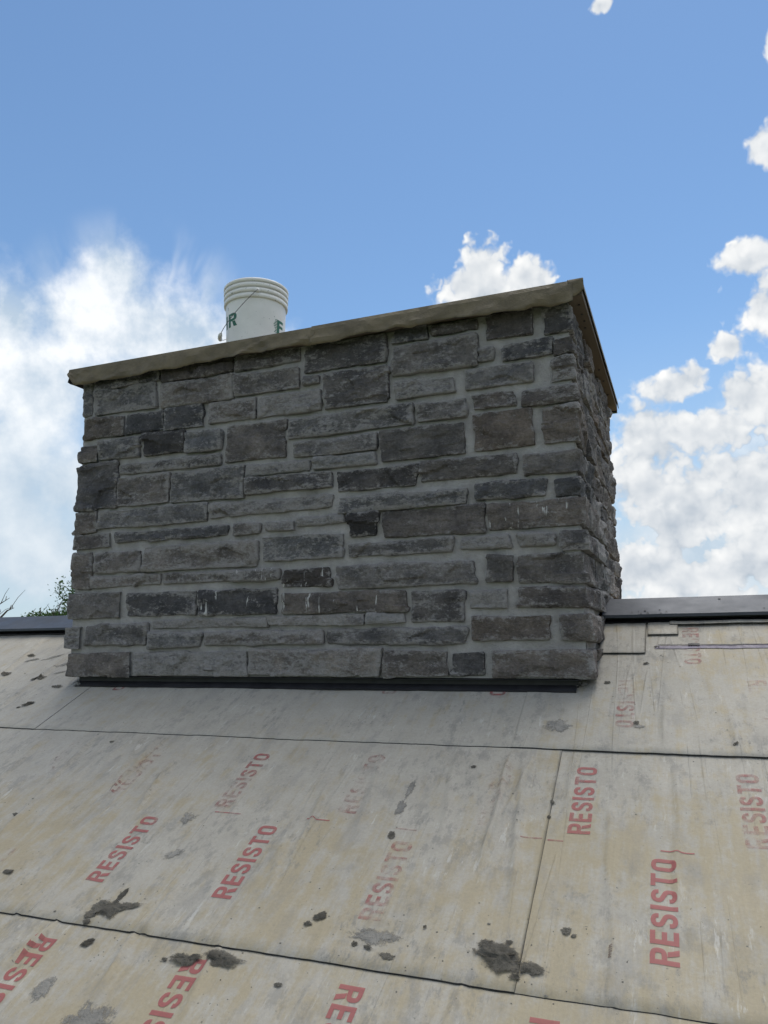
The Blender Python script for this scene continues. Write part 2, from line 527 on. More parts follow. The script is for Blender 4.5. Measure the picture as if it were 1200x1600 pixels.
M_RIDGE = mat_simple('ridge_metal', (.052, .058, .070), (.078, .085, .10), 4, .5, .2, .3, .12, 9)
M_TAPE = mat_simple('plum_tape', (.05, .04, .07), (.14, .125, .19), 14, .5)
M_PAIL = mat_pail()
M_WIRE = mat_simple('wire', (.12, .12, .12), (.22, .21, .2), 40, .45, .8)
M_DECK = mat_simple('deck_wood', (.3, .22, .14), (.4, .3, .2), 10, .8)
M_WALL = mat_simple('house_siding', (.42, .41, .39), (.5, .49, .47), 3, .85)
M_BARK = mat_simple('bark', (.06, .05, .04), (.12, .10, .08), 25, .9, 0, .2, .6, 40)
M_GRASS = mat_simple('lawn', (.05, .085, .025), (.09, .12, .04), .4, .95, 0, .1)


def mat_leaf():
    m, t, b, out = material('leaf')
    rnd = t.noise(pos(t), 6, 3, .6)
    c = t.mix(rnd, (.03, .07, .018), (.075, .13, .035))
    t.set(b.inputs['Base Color'], c)
    b.inputs['Roughness'].default_value = .5
    tl = t.node('ShaderNodeBsdfTranslucent'); t.set(tl.inputs[0], t.mix(1, c, (1.3, 1.5, .8), 'MULTIPLY'))
    mx = t.node('ShaderNodeMixShader'); mx.inputs[0].default_value = .35
    t.t.links.new(b.outputs[0], mx.inputs[1]); t.t.links.new(tl.outputs[0], mx.inputs[2])
    t.t.links.new(mx.outputs[0], out.inputs[0])
    return m


M_LEAF = mat_leaf()

# ------------------------------------------------------------------ ground
g = MB()
NG = 40
GR = 2500.0
gv = [(-GR + 2 * GR * i / NG, -GR + 2 * GR * j / NG, 0) for j in range(NG + 1) for i in range(NG + 1)]
gf = [(j * (NG + 1) + i, j * (NG + 1) + i + 1, (j + 1) * (NG + 1) + i + 1, (j + 1) * (NG + 1) + i) for j in range(NG) for i in range(NG)]
ground = mesh_obj('ground', gv, gf, M_GRASS, loc=(0, 0, -5.6))
ground['kind'] = 'structure'

# ------------------------------------------------------------------ roof
TH = math.atan(0.48665)
CT, ST = math.cos(TH), math.sin(TH)
W, D = 2.3, 1.416
YR = 0.607
VR = -YR / CT                       # ridge line
V1, V2 = .347, 1.206                # course edges
XL, XR = -6.0, 8.0
VE = 4.3                            # eave


def rp(x, v, h=0.0):
    return (x, -v * CT - ST * h, -v * ST - .045 + CT * h)


roof = thing('house', 'gable roof covered in beige printed underlayment stained with cement', 'house', (0, 0, -5.6))
ROOF_OFF = Vector((0, 0, 5.6))


def R_(o):                           # place a child of the roof whose mesh is in world coordinates
    o.parent = roof
    o.location = ROOF_OFF
    return o


# deck slabs of the two slopes and the walls under them
zr = YR * ST / CT - .045
mb = MB()
mb.add([(XL, -VE * CT, -VE * ST - .065), (XR, -VE * CT, -VE * ST - .065), (XR, YR, zr - .02), (XL, YR, zr - .02),
        (XL, -VE * CT, -VE * ST - .16), (XR, -VE * CT, -VE * ST - .16), (XR, YR, zr - .14), (XL, YR, zr - .14)],
       [(0, 1, 2, 3), (7, 6, 5, 4), (0, 4, 5, 1), (1, 5, 6, 2), (3, 7, 4, 0)])
R_(mb.build('roof_deck', M_DECK))
yb = 2 * YR + VE * CT
mb = MB()
mb.add([(XL, yb, -VE * ST - .045), (XR, yb, -VE * ST - .045), (XR, YR + .001, zr - .001), (XL, YR + .001, zr - .001),
        (XL, yb, -VE * ST - .16), (XR, yb, -VE * ST - .16), (XR, YR + .001, zr - .14), (XL, YR + .001, zr - .14)],
       [(3, 2, 1, 0), (4, 5, 6, 7), (1, 5, 4, 0), (2, 6, 5, 1), (0, 4, 7, 3)])
R_(mb.build('back_slope', M_DECK))
mb = MB()
x0, x1, y0, y1 = XL + .35, XR - .35, -VE * CT + .4, yb - .4
zt = -VE * ST + .02
mb.add([(x0, y0, -5.6), (x1, y0, -5.6), (x1, y1, -5.6), (x0, y1, -5.6), (x0, y0, zt), (x1, y0, zt), (x1, y1, zt), (x0, y1, zt),
        (x0, YR, zr - .2), (x1, YR, zr - .2)],
       [(0, 1, 5, 4), (2, 3, 7, 6), (1, 2, 6, 9, 5), (3, 0, 4, 8, 7)])
R_(mb.build('wall', M_WALL))

# wrinkles run up the slope: (x_top, v_top, x_bottom, v_bottom, height, width)
WR = [(.761, .375, .812, .726, .006, .007), (.922, .492, .965, .762, .006, .007), (1.554, .583, 1.582, .92, .005, .007), (2.089, .38, 2.097, .852, .006, .009),
      (1.287, 1.206, 1.31, 1.403, .006, .009), (1.308, 1.05, 1.316, 1.206, .005, .008), (.909, 1.114, .901, 1.22, .004, .008), (.469, .371, .565, .94, .004, .008),
      (1.918, .393, 1.96, .748, .003, .008), (1.663, .375, 1.725, .775, .003, .007), (2.389, .6, 2.435, 1.206, .003, .008), (2.569, .408, 2.556, .932, .0025, .008),
      (-.591, -.489, -.479, -.07, .005, .009), (.684, .37, .627, .526, .004, .006), (1.521, .852, 1.585, 1.035, .004, .008), (2.124, 1.208, 2.107, 1.4, .004, .009),
      (2.537, .08, 2.536, .299, .003, .007), (1.036, 1.204, 1.006, 1.45, .006, .008), (2.133, .41, 2.187, .948, .005, .008), (1.527, 1.206, 1.559, 1.40, .004, .008),
      (.70, .37, .76, .62, .004, .005), (.80, .375, .83, .60, .004, .005), (2.28, .38, 2.275, .62, .004, .006), (2.16, .38, 2.12, .7, .005, .007),
      (.25, .40, .30, .75, .004, .007), (.60, .55, .64, .9, .003, .006), (-.25, -.3, -.2, .2, .004, .007), (2.73, .1, 2.73, .33, .003, .006),
      (3.1, .4, 3.1, 1.1, .005, .008), (1.80, 1.25, 1.82, 1.7, .004, .008), (2.45, 1.25, 2.44, 1.8, .004, .009), (2.7, 1.22, 2.71, 1.7, .004, .008)]
B = dict(v1=V1, v2=V2)


def relief(x, v, seed=3):
    x = np.asarray(x, float); v = np.asarray(v, float)
    h = .0040 * fbm(np.stack([x * 2.2, v * 1.3, x * 0 + 3], -1), 3, 3)
    h += .0028 * fbm(np.stack([x * 16, v * 1.8, x * 0 + 3], -1), 12, 3)
    for xa, va, xb, vb, hh, ww in WR:
        tt = np.clip((v - va) / (vb - va), 0, 1)
        cx = xa + (xb - xa) * tt + .004 * np.sin(v * 19 + xa * 40)
        end = np.clip(np.minimum(v - va, vb - v) / .06 + .3, 0, 1)
        h += 2.6 * hh * end * np.exp(-((x - cx) / ww) ** 2)
    return h


def axis(lo, hi, flo, fhi, fine, coarse):
    a = []
    x = lo
    while x < hi - 1e-6:
        a.append(x)
        x += fine if flo <= x < fhi else coarse
    if len(a) > 1 and hi - a[-1] < fine * .4: a.pop()
    a.append(hi)
    return np.array(a)


SHEETS = []                           # (x0,x1,v0,v1,lift_top,lift_bottom,seed)


def sheet_lift(sh, x, v):
    x0, x1, v0, v1, l0, l1, lx, seed = sh
    return l0 + (l1 - l0) * (v - v0) / (v1 - v0) + lx + relief(x, v, seed)


def edge_wob(x, seed):
    return .0018 * fbm(np.stack([np.asarray(x) * 5, np.asarray(x) * 0, np.asarray(x) * 0 + seed], -1), seed, 4)


def make_sheet(name, x0, x1, v0, v1, lift0, lift1, lx=0.0, seed=3, x1slant=0.0):
    sh = (x0, x1, v0, v1, lift0, lift1, lx, seed)
    SHEETS.append(sh)
    xs = axis(x0, x1, -1.3, 3.6, .008, .25)
    vs = axis(v0, v1, -.8, 1.7, .03, .15)
    X, V = np.meshgrid(xs, vs)
    Vw = V.copy(); Vw[-1] += edge_wob(xs, seed + 50)
    Xw = X.copy(); Xw[:, -1] += edge_wob(vs, seed + 70); Xw[:, 0] += edge_wob(vs, seed + 90)
    H = sheet_lift(sh, Xw, Vw)
    P = np.stack([Xw, -Vw * CT - ST * H, -Vw * ST - .045 + CT * H], -1).reshape(-1, 3)
    nx, nv = len(xs), len(vs)
    idx = np.arange(nx * nv).reshape(nv, nx)
    q = np.stack([idx[1:, :-1], idx[1:, 1:], idx[:-1, 1:], idx[:-1, :-1]], -1).reshape(-1, 4)
    verts = P.tolist(); faces = q.tolist(); mi = [0] * len(faces)
    uv = np.stack([Xw, Vw], -1).reshape(-1, 2).tolist()
    # black edge of bitumen along the lower and both side edges, oozing a little
    def skirt(ids, nrm):
        base = len(verts)
        jj = .0008 + .0012 * np.maximum(0, vnoise(np.stack([P[ids, 0] * 30, P[ids, 1] * 30, P[ids, 0] * 0 + seed], -1), 5))
        for k, i in enumerate(ids):
            p = P[i]; j = jj[k]
            if nrm == 'v': d = np.array([0, -CT, -ST]) * j
            else: d = np.array([nrm * j * .6, 0, 0])
            lo = p + d - np.array([0, -ST, CT]) * (.0026 if lx == 0 else .0042)
            tp = p - np.array([0, -ST, CT]) * .0008 + d * .6
            verts.append(tp.tolist()); verts.append(lo.tolist()); uv.append(uv[i]); uv.append(uv[i])
        for k in range(len(ids) - 1):
            a, b2 = ids[k], ids[k + 1]
            faces.append([a, base + 2 * k, base + 2 * k + 2, b2]); mi.append(1)
            faces.append([base + 2 * k, base + 2 * k + 1, base + 2 * k + 3, base + 2 * k + 2]); mi.append(1)
    skirt(idx[-1].tolist(), 'v')
    skirt(idx[:, -1].tolist(), 1)
    skirt(idx[:, 0].tolist(), -1)
    o = mesh_obj(name, verts, faces, [M_MEMB, M_BIT], None, True, mat_idx=mi)
    me = o.data
    ul = me.uv_layers.new(name='UVMap')
    li = np.zeros(len(me.loops), np.int64); me.loops.foreach_get('vertex_index', li)
    ul.data.foreach_set('uv', np.array(uv, float)[li].ravel())
    return R_(o), sh


s_low2, _ = make_sheet('membrane_sheet', XL, XR, 2.0, VE + .03, .0008, .0034, seed=21)
s_low, SH_C = make_sheet('membrane_sheet', XL, XR, V2 - .08, 2.06, .0006, .0028, seed=17)
s_midL, SH_BL = make_sheet('membrane_sheet', XL, 2.238, V1 - .08, V2, .0006, .0028, seed=5, lx=.0022)
s_midR, SH_BR = make_sheet('membrane_sheet', 2.17, XR, V1 - .08, V2, .0006, .0028, seed=9)
s_topL, SH_AL = make_sheet('membrane_sheet', XL, .14, VR, V1, .0008, .0034, seed=31, lx=.0036)
s_topM, SH_AM = make_sheet('membrane_sheet', .07, 2.143, VR, V1, .0008, .0034, seed=35, lx=.0022)
s_topR, SH_AR = make_sheet('membrane_sheet', 2.08, XR, VR, V1, .0008, .0034, seed=41, lx=.0036)
# small patches by the chimney, laid over the top course
pt1, SH_P1 = make_sheet('membrane_patch', 2.305, 2.472, -.535, -.279, .0125, .0125, seed=43)
pt2, SH_P2 = make_sheet('membrane_patch', 2.478, 2.588, -.535, -.43, .0125, .0125, seed=44)
pt3, SH_P3 = make_sheet('membrane_patch', 2.56, 4.2, -.536, -.512, .0165, .0165, seed=45)


# slit in the top course, sealed with plum coloured tape
def strip(name, x0, x1, va, vb, sh, lift, mat, seed=1, parent=None, n=90):
    vs = []; fs = []
    for i in range(n + 1):
        x = x0 + (x1 - x0) * i / n
        wa = .004 * float(fbm(np.array([[x * 14, 1.0, seed]]), seed, 3)[0]); wb = .004 * float(fbm(np.array([[x * 14, 7.0, seed]]), seed + 3, 3)[0])
        for v in (va + wa, (va + vb) / 2, vb + wb):
            h = float(sheet_lift(sh, x, v)) + lift
            vs.append(rp(x, v, h))
    for i in range(n):
        for j in range(2):
            a = i * 3 + j
            fs.append((a, a + 1, a + 4, a + 3))
    o = mesh_obj(name, vs, fs, mat, parent, True)
    return o


def child_of(o, par):
    """sub-part whose mesh is in world coordinates, under a part whose mesh is in world coordinates"""
    o.parent = par
    o.location = (0, 0, 0)
    return o


child_of(strip('slit_tape', 2.505, 3.6, -.345, -.318, SH_AR, .0022, M_TAPE, 4), s_topR)
child_of(strip('slit_gap', 2.515, 3.6, -.349, -.343, SH_AR, .0034, M_BIT, 8), s_topR)
child_of(strip('torn_flap', 2.62, 2.66, -.352, -.338, SH_AR, .0060, M_BIT, 12, n=14), s_topR)

# ------------------------------------------------------------------ lettering
def crom(pts, n=6):
    out = []
    P = [np.array(p, float) for p in pts]
    for i in range(len(P) - 1):
        p0 = P[max(i - 1, 0)]; p1 = P[i]; p2 = P[i + 1]; p3 = P[min(i + 2, len(P) - 1)]
        for k in range(n):
            t = k / n
            out.append(.5 * ((2 * p1) + (-p0 + p2) * t + (2 * p0 - 5 * p1 + 4 * p2 - p3) * t * t + (-p0 + 3 * p1 - 3 * p2 + p3) * t ** 3))
    out.append(P[-1])
    return out


def ribbon(path, t, closed=False):
    path = [np.array(p, float) for p in path]
    L = []; n = len(path)
    for i in range(n):
        if closed: d = path[(i + 1) % n] - path[i - 1]
        else: d = path[min(i + 1, n - 1)] - path[max(i - 1, 0)]
        d = d / (np.linalg.norm(d) + 1e-9)
        nn = np.array([-d[1], d[0]]) * t / 2
        L.append((path[i] + nn, path[i] - nn))
    qs = []
    for i in range(n if closed else n - 1):
        a, b2 = L[i], L[(i + 1) % n]
        qs.append([a[0], a[1], b2[1], b2[0]])
    return qs


def rect(x0, y0, x1, y1, nx=1, ny=1):
    qs = []
    for i in range(nx):
        for j in range(ny):
            a = x0 + (x1 - x0) * i / nx; b2 = x0 + (x1 - x0) * (i + 1) / nx
            c = y0 + (y1 - y0) * j / ny; d = y0 + (y1 - y0) * (j + 1) / ny
            qs.append([(a, c), (b2, c), (b2, d), (a, d)])
    return qs


TK = .185
h2 = TK / 2


def glyph(ch):
    """quads in letter units, cap height 1; returns (quads, width)"""
    if ch == 'R':
        q = rect(0, 0, TK, 1, 1, 6)
        q += ribbon(crom([(TK, 1 - h2), (.36, 1 - h2), (.49, .85), (.525, .71), (.49, .565), (.36, .51), (TK, .51)], 4), TK)
        q += [[(.30, .40), (.50, .40), (.56, .2), (.355, .2)], [(.355, .2), (.56, .2), (.635, 0), (.41, 0)]]
        return q, .635
    if ch == 'E':
        q = rect(0, 0, TK, 1, 1, 6)
        for y in (0, .5 - h2, 1 - TK): q += rect(TK, y, .54 if y != .5 - h2 else .50, y + TK, 3, 1)
        return q, .54
    if ch == 'S':
        pth = [(.49, .70), (.47, .83), (.31, .895), (.15, .84), (.11, .71), (.16, .60), (.31, .52), (.47, .43), (.51, .29), (.46, .16), (.30, .105), (.14, .17), (.11, .31)]
        return ribbon(crom(pth, 3), TK * .97), .62
    if ch == 'I': return rect(0, 0, TK, 1, 1, 6), TK
    if ch == 'T': return rect(.18, 0, .18 + TK, 1 - TK, 1, 5) + rect(0, 1 - TK, .58, 1, 4, 1), .58
    if ch in 'O0':
        pth = [(.11, .5), (.11, .72), (.17, .86), (.32, .895), (.47, .86), (.53, .72), (.53, .5), (.53, .28), (.47, .14), (.32, .105), (.17, .14), (.11, .28), (.11, .5)]
        return ribbon(crom(pth, 2)[:-1], TK, True), .64
    if ch == 'P':
        q = rect(0, 0, TK, 1, 1, 5)
        q += ribbon(crom([(TK, 1 - h2), (.36, 1 - h2), (.49, .84), (.52, .68), (.49, .52), (.36, .45), (TK, .45)], 4), TK)
        return q, .62
    if ch == '7':
        return rect(0, 1 - TK, .56, 1, 3, 1) + [[(.33, 1 - TK), (.56, 1 - TK), (.33, 0), (.10, 0)]], .56
    if ch == '5':
        q = rect(0, 1 - TK, .54, 1, 3, 1) + rect(0, .5, TK, 1 - TK, 1, 2)
        q += ribbon(crom([(TK, .56), (.38, .57), (.50, .45), (.51, .29), (.42, .14), (.25, .105), (.02, .16)], 3), TK)
        return q, .58
    return [], .3


def text_quads(s, gap=.125):
    x = 0; out = []
    for ch in s:
        q, wd = glyph(ch)
        out.append([[(p[0] + x, p[1]) for p in quad] for quad in q])
        x += wd + gap
    return out, x - gap


def lay_text(s, xc, v_start, v_end, size, sh, keep, parent, mat=None, lift=.0011):
    """reading along v (up or down the slope), letters across x; xc = middle of the letter band"""
    glyphs, tot = text_quads(s)
    sgn = 1 if v_end > v_start else -1
    sc = abs(v_end - v_start) / tot
    verts = []; faces = []
    pts = []
    for gq in glyphs:
        for quad in gq:
            b0 = len(pts)
            for px, py in quad:
                v = v_start + sgn * px * sc
                x = xc + (py - .5) * size * sgn      # going up: letter tops to the left; down: to the right
                pts.append((x, v))
            faces.append((b0, b0 + 1, b0 + 2, b0 + 3))
    A = np.array(pts)
    H = sheet_lift(sh, A[:, 0], A[:, 1]) + lift
    verts = [rp(x, v, h) for (x, v), h in zip(pts, H)]
    o = mesh_obj('lettering', verts, faces, mat or M_INK, None, True)
    o.color = (1, 1, 1, keep)
    return child_of(o, parent)


SZ = .0585
for xc, va, vb, k in [(1.04, 1.065, .79, .74), (1.453, 1.068, .787, .80), (1.868, 1.075, .80, .60), (.648, 1.06, .78, .44), (.23, 1.06, .78, .3),
                      (1.247, .722, .437, .62), (.82, .70, .415, .54), (.437, .70, .42, .46), (1.66, .705, .418, .53), (2.078, .712, .43, .46), (0.03, .70, .42, .3)]:
    lay_text('RESISTO', xc, va, vb, SZ, SH_BL, k, s_midL)
for xc, va, vb, k in [(2.32, .715, .425, .74), (2.742, .72, .425, .60), (2.527, 1.092, .782, .95), (2.945, 1.09, .785, .85), (3.16, .72, .425, .6)]:
    lay_text('RESISTO', xc, va, vb, SZ, SH_BR, k, s_midR)
for xc, va, vb, k in [(1.056, 1.256, 1.55, .90), (1.497, 1.246, 1.54, .92), (1.895, 1.250, 1.545, 1.0), (2.305, 1.252, 1.55, .95), (2.72, 1.25, 1.55, .9), (.64, 1.25, 1.55, .9), (.85, 1.62, 1.92, .9), (1.27, 1.62, 1.92, .9), (1.7, 1.62, 1.92, .9), (2.1, 1.62, 1.92, .9)]:
    lay_text('RESISTO', xc, va, vb, SZ, SH_C, k, s_low)
for xc, va, vb, k in [(2.415, -.08, .218, .55), (2.632, -.497, -.20, .55), (2.82, -.085, .222, .48), (3.04, -.49, -.2, .6)]:
    lay_text('RESISTO', xc, va, vb, SZ, SH_AR, k, s_topR)
for xc, va, vb, k in [(1.56, -.26, .034, .62), (1.975, -.26, .036, .70), (.30, -.26, .036, .6)]:
    lay_text('RESISTO', xc, va, vb, SZ, SH_AM, k, s_topM)
lay_text('PP0775', 2.419, 1.092, 1.058, .0075, SH_BR, .95, s_midR, M_INKS)
# registration dashes printed beside the words
for i, (xa, xb, v, sh, par, k) in enumerate([(2.52, 2.597, .754, SH_BR, s_midR, .95), (1.238, 1.33, .746, SH_BL, s_midL, .7), (2.175, 2.232, .746, SH_BL, s_midL, .6),
                                          (2.245, 2.285, .747, SH_BR, s_midR, .7), (1.551, 1.624, .744, SH_BL, s_midL, .75), (1.83, 1.89, .752, SH_BL, s_midL, .6)]):
    n = 10
    vs = []
    for j in range(n + 1):
        x = xa + (xb - xa) * j / n
        for vv in (v - .0022, v + .0022):
            vs.append(rp(x, vv, float(sheet_lift(sh, x, vv)) + .0011))
    o = mesh_obj('printed_dash', vs, [(2 * j, 2 * j + 1, 2 * j + 3, 2 * j + 2) for j in range(n)], M_INK, None, True)
    o.color = (1, 1, 1, k)
    child_of(o, par)


# ------------------------------------------------------------------ mortar dropped on the roof
def pick_sheet(x, v):
    if v > V2: return SH_C
    if v > V1: return SH_BL if x < 2.238 else SH_BR
    if x < .14: return SH_AL
    return SH_AM if x < 2.08 else SH_AR


def lift_any(X, V):
    """surface height at arrays of points, whichever sheet is on top there"""
    out = np.zeros(len(X))
    keys = [id(pick_sheet(x, v)) for x, v in zip(X, V)]
    for sh in (SH_C, SH_BL, SH_BR, SH_AL, SH_AM, SH_AR):
        k = np.array([q == id(sh) for q in keys])
        if k.any(): out[k] = sheet_lift(sh, X[k], V[k])
    return out


def splat(x, v, rx, rv, seed, height=.006, mat=None, ang=0.0, ragged=.55):
    n, rings = 44, 7
    fs = []
    th = np.arange(n) * 2 * math.pi / n
    c, s = np.cos(th), np.sin(th)
    rr = 1 + ragged * fbm(np.stack([c * 1.6 + seed, s * 1.6, c * 0 + seed * .37], -1), seed, 4, .6) + .35 * ragged * fbm(np.stack([c * 6, s * 6, c * 0], -1), seed + 4, 3)
    rr = np.clip(rr, .3, 2) * 1.25
    ca, sa = math.cos(ang), math.sin(ang)
    PX = [0.0]; PV = [0.0]; HH = [height * .9]; RIM = [0.0]
    for k in range(1, rings + 1):
        t = k / rings
        lump = fbm(np.stack([c * t * rx * 90 + seed, s * t * rv * 90, c * 0], -1), seed + 2, 4, .6)
        hh = np.maximum(height * (1 - t ** 2) * (.7 + 1.5 * lump), 0) + .0006
        PX += (c * rr * t * rx).tolist(); PV += (s * rr * t * rv).tolist(); HH += hh.tolist(); RIM += [t] * n
    PX = np.array(PX); PV = np.array(PV)
    X = x + PX * ca - PV * sa; V = v + PX * sa + PV * ca
    H = lift_any(X, V) + np.array(HH)
    vs = [rp(a, b2, h) for a, b2, h in zip(X, V, H)]
    for i in range(n): fs.append((0, 1 + i, 1 + (i + 1) % n))
    for k in range(rings - 1):
        for i in range(n):
            a = 1 + k * n
            fs.append((a + i, a + n + i, a + n + (i + 1) % n, a + (i + 1) % n))
    o = mesh_obj('mortar_splatter', vs, fs, mat or M_SPLAT, None, True)
    o.data.attributes.new('rim', 'FLOAT', 'POINT').data.foreach_set('value', np.array(RIM))
    return R_(o)


M_SMEAR = mat_crumbly('thin_mortar_smear', (.19, .185, .17), (.31, .30, .275), .30, 160)
SP = [(1.150, 1.148, .050, .034, .007, 0), (1.205, 1.135, .045, .012, .005, -.35), (1.165, 1.100, .012, .03, .004, .1), (1.120, 1.172, .022, .016, .005, .4), (1.128, 1.196, .016, .013, .005, 0), (1.177, 1.253, .024, .015, .006, -.5),
      (1.470, 1.252, .052, .018, .008, -.05), (1.560, 1.240, .056, .024, .009, .0), (1.415, 1.262, .014, .009, .005, 0),
      (2.195, 1.130, .062, .036, .012, .1), (2.262, 1.143, .040, .015, .007, .15), (2.155, 1.098, .022, .012, .006, 0), (2.205, 1.085, .012, .010, .005, 0), (2.232, 1.172, .016, .010, .006, 0),
      (1.745, 1.083, .022, .014, .006, -.6), (1.722, 1.110, .017, .012, .005, 0), (1.86, 1.148, .012, .012, .006, 0), (1.945, 1.168, .022, .010, .004, .3), (1.893, 1.152, .018, .010, .004, .3),
      (2.323, 1.034, .016, .016, .004, .2), (2.34, 1.045, .010, .008, .003, 0), (1.827, .782, .017, .022, .004, 0), (1.727, 1.279, .018, .009, .005, 0),
      (-.066, .168, .030, .018, .008, -.6), (-.23, -.061, .040, .02, .008, -.5), (-.093, .196, .016, .010, .005, 0), (-.047, .013, .030, .016, .006, 0), (-.47, -.102, .032, .02, .007, 0),
      (-.50, -.30, .03, .012, .006, .2), (-.10, -.34, .05, .025, .008, -.4), (-.16, -.27, .045, .022, .007, -.5),
      (2.451, .188, .015, .02, .004, 0), (2.35, -.061, .018, .013, .006, 0), (.579, .411, .016, .012, .004, 0), (1.984, .455, .014, .010, .004, 0), (2.727, .293, .012, .010, .005, 0), 
      (.528, .837, .02, .012, .004, .3), (2.009, 1.076, .008, .007, .004, 0), (2.475, -.202, .018, .012, .005, 0), (2.510, -.330, .014, .012, .008, 0), (.736, 1.071, .022, .012, .004, 0), (2.24, .60, .008, .016, .004, 0), (2.238, .66, .008, .012, .004, 0)]
for i, (x, v, rx, rv, h, a) in enumerate(SP):
    splat(x, v, rx * (1.05 if rx > .02 else .8), rv * (1.1 if rx > .02 else .8), 100 + i * 3, h, None, a)
for i, (x, v, rx, rv, h, a) in enumerate([(1.819, .571, .016, .060, .0022, 0), (1.817, .67, .018, .055, .0018, 0), (1.221, .932, .045, .022, .002, -.7), (1.166, .783, .035, .035, .0016, 0),
                                       (1.163, 1.386, .030, .05, .0018, 0), (2.208, .215, .07, .05, .0022, 0), (.065, -.002, .045, .028, .012, 0), (2.262, -.035, .035, .03, .014, 0), (2.455, .21, .028, .022, .002, 0),
                                       (1.33, 1.44, .08, .06, .0014, .2), (-.33, -.28, .08, .02, .0018, -.6), (-.45, -.25, .06, .02, .0018, -.5), (-.2, -.2, .06, .02, .0018, -.5), (-.15, -.12, .05, .015, .0016, -.5), (1.9, 1.12, .09, .03, .0013, 0)]):
    splat(x, v, rx, rv, 500 + i * 7, h, M_SMEAR, a, .7)
# crumbs too small to count
mb = MB(); cr = []
for i in range(380):
    if i % 3 == 0:
        x = RNG.uniform(-1.2, 3.2); v = RNG.uniform(-.5, 1.6)
    else:
        c0 = SP[RNG.integers(len(SP))]
        x = RNG.normal(c0[0], .09); v = RNG.normal(c0[1], .06)
    if v < .03 and -.01 < x < 2.32: continue
    cr.append((x, v))
crh = lift_any(np.array([c[0] for c in cr]), np.array([c[1] for c in cr]))
for (x, v), h in zip(cr, crh):
    s = RNG.uniform(.0008, .0022) * (1.7 if RNG.random() < .1 else 1)
    p = Vector(rp(x, v, h + s * .3))
    a = RNG.uniform(0, 6.28); e = RNG.uniform(.6, 1.5)
    ring = [p + Vector((math.cos(a + k * 1.2566) * s * e, math.sin(a + k * 1.2566) * s * CT, math.sin(a + k * 1.2566) * s * ST)) for k in range(5)]
    mb.add([p + Vector((0, -ST, CT)) * s * .6] + ring, [(0, 1 + k, 1 + (k + 1) % 5) for k in range(5)])
crumbs = R_(mb.build('mortar_crumbs', M_CRUMB))
crumbs['kind'] = 'stuff'

# ------------------------------------------------------------------ ridge cap (one length each side of the chimney)
ZA = zr + .055
for x0, x1, seed in ((XL, .004, 1), (W + .004, XR, 2)):
    n = 120
    vs = []; fs = []
    xs = np.linspace(x0, x1, n + 1)
    dent = fbm(np.stack([xs * 3, xs * 0, xs * 0 + seed], -1), 60 + seed, 3) * .004
    prof = [(-.145, -.145 * .48665 - .012), (-.145, -.145 * .48665), (-.08, -.08 * .48665), (0, 0), (.08, -.08 * .48665), (.145, -.145 * .48665), (.145, -.145 * .48665 - .012)]
    for i, x in enumerate(xs):
        for k, (py, pz) in enumerate(prof):
            vs.append((x, YR + py, ZA + pz + dent[i] * (1 if k not in (3,) else .4)))
    m = len(prof)
    for i in range(n):
        for k in range(m - 1):
            fs.append((i * m + k, (i + 1) * m + k, (i + 1) * m + k + 1, i * m + k + 1))
    rc = R_(mesh_obj('ridge_cap', vs, fs, M_RIDGE, None, False))
    so = rc.modifiers.new('thickness', 'SOLIDIFY'); so.thickness = .0015; so.offset = -1
    mb = MB()
    def vb(h): return
    mb.add([(x0, YR - .10, zr - .10 * .48665 - .01), (x1, YR - .10, zr - .10 * .48665 - .01), (x1, YR - .10, ZA - .10 * .48665 - .004), (x0, YR - .10, ZA - .10 * .48665 - .004),
            (x0, YR + .10, zr - .10 * .48665 - .01), (x1, YR + .10, zr - .10 * .48665 - .01), (x1, YR + .10, ZA - .10 * .48665 - .004), (x0, YR + .10, ZA - .10 * .48665 - .004)],
           [(0, 1, 2, 3), (5, 4, 7, 6)])
    R_(mb.build('vent_strip', M_BLACK))
    mb = MB()
    a = rp(x0, VR + .135, .014); b2 = rp(x1, VR + .135, .014); c = rp(x1, VR + .08, .015); d = rp(x0, VR + .08, .015)
    e = rp(x0, VR + .136, .006); f = rp(x1, VR + .136, .006)
    mb.add([a, b2, c, d, e, f], [(0, 1, 2, 3), (4, 5, 1, 0)])
    R_(mb.build('vent_flange', M_BLACK))
# tar spots spattered on the right length of ridge cap
mb = MB()
for px in [(2.42, -.13), (2.445, -.125), (2.455, -.14), (2.47, -.12), (2.48, -.135), (2.525, -.115), (2.53, -.14), (2.55, -.13), (2.75, -.03), (2.9, -.12), (-.3, -.1), (3.0, -.02)]:
    y = px[1]; z = ZA + y * .48665 + .0035
    r = RNG.uniform(.003, .006)
    mb.add([(px[0], YR + y, z)] + [(px[0] + math.cos(k) * r, YR + y + math.sin(k) * r * CT, z + math.sin(k) * r * ST - .0005) for k in np.arange(6) * 1.0472], [(0, 1 + k, 1 + (k + 1) % 6) for k in range(6)])
ts = R_(mb.build('tar_spots', M_BIT)); ts['kind'] = 'stuff'

# ------------------------------------------------------------------ chimney
chim = thing('chimney', 'wide grey ledgestone chimney with pale mortar joints under a beige wrapped cap', 'chimney', (0, 0, -.05))
CH_OFF = Vector((0, 0, .05))


def Cc(o, loc=None):
    o.parent = chim
    o.location = (Vector(loc) if loc is not None else Vector()) + CH_OFF
    return o


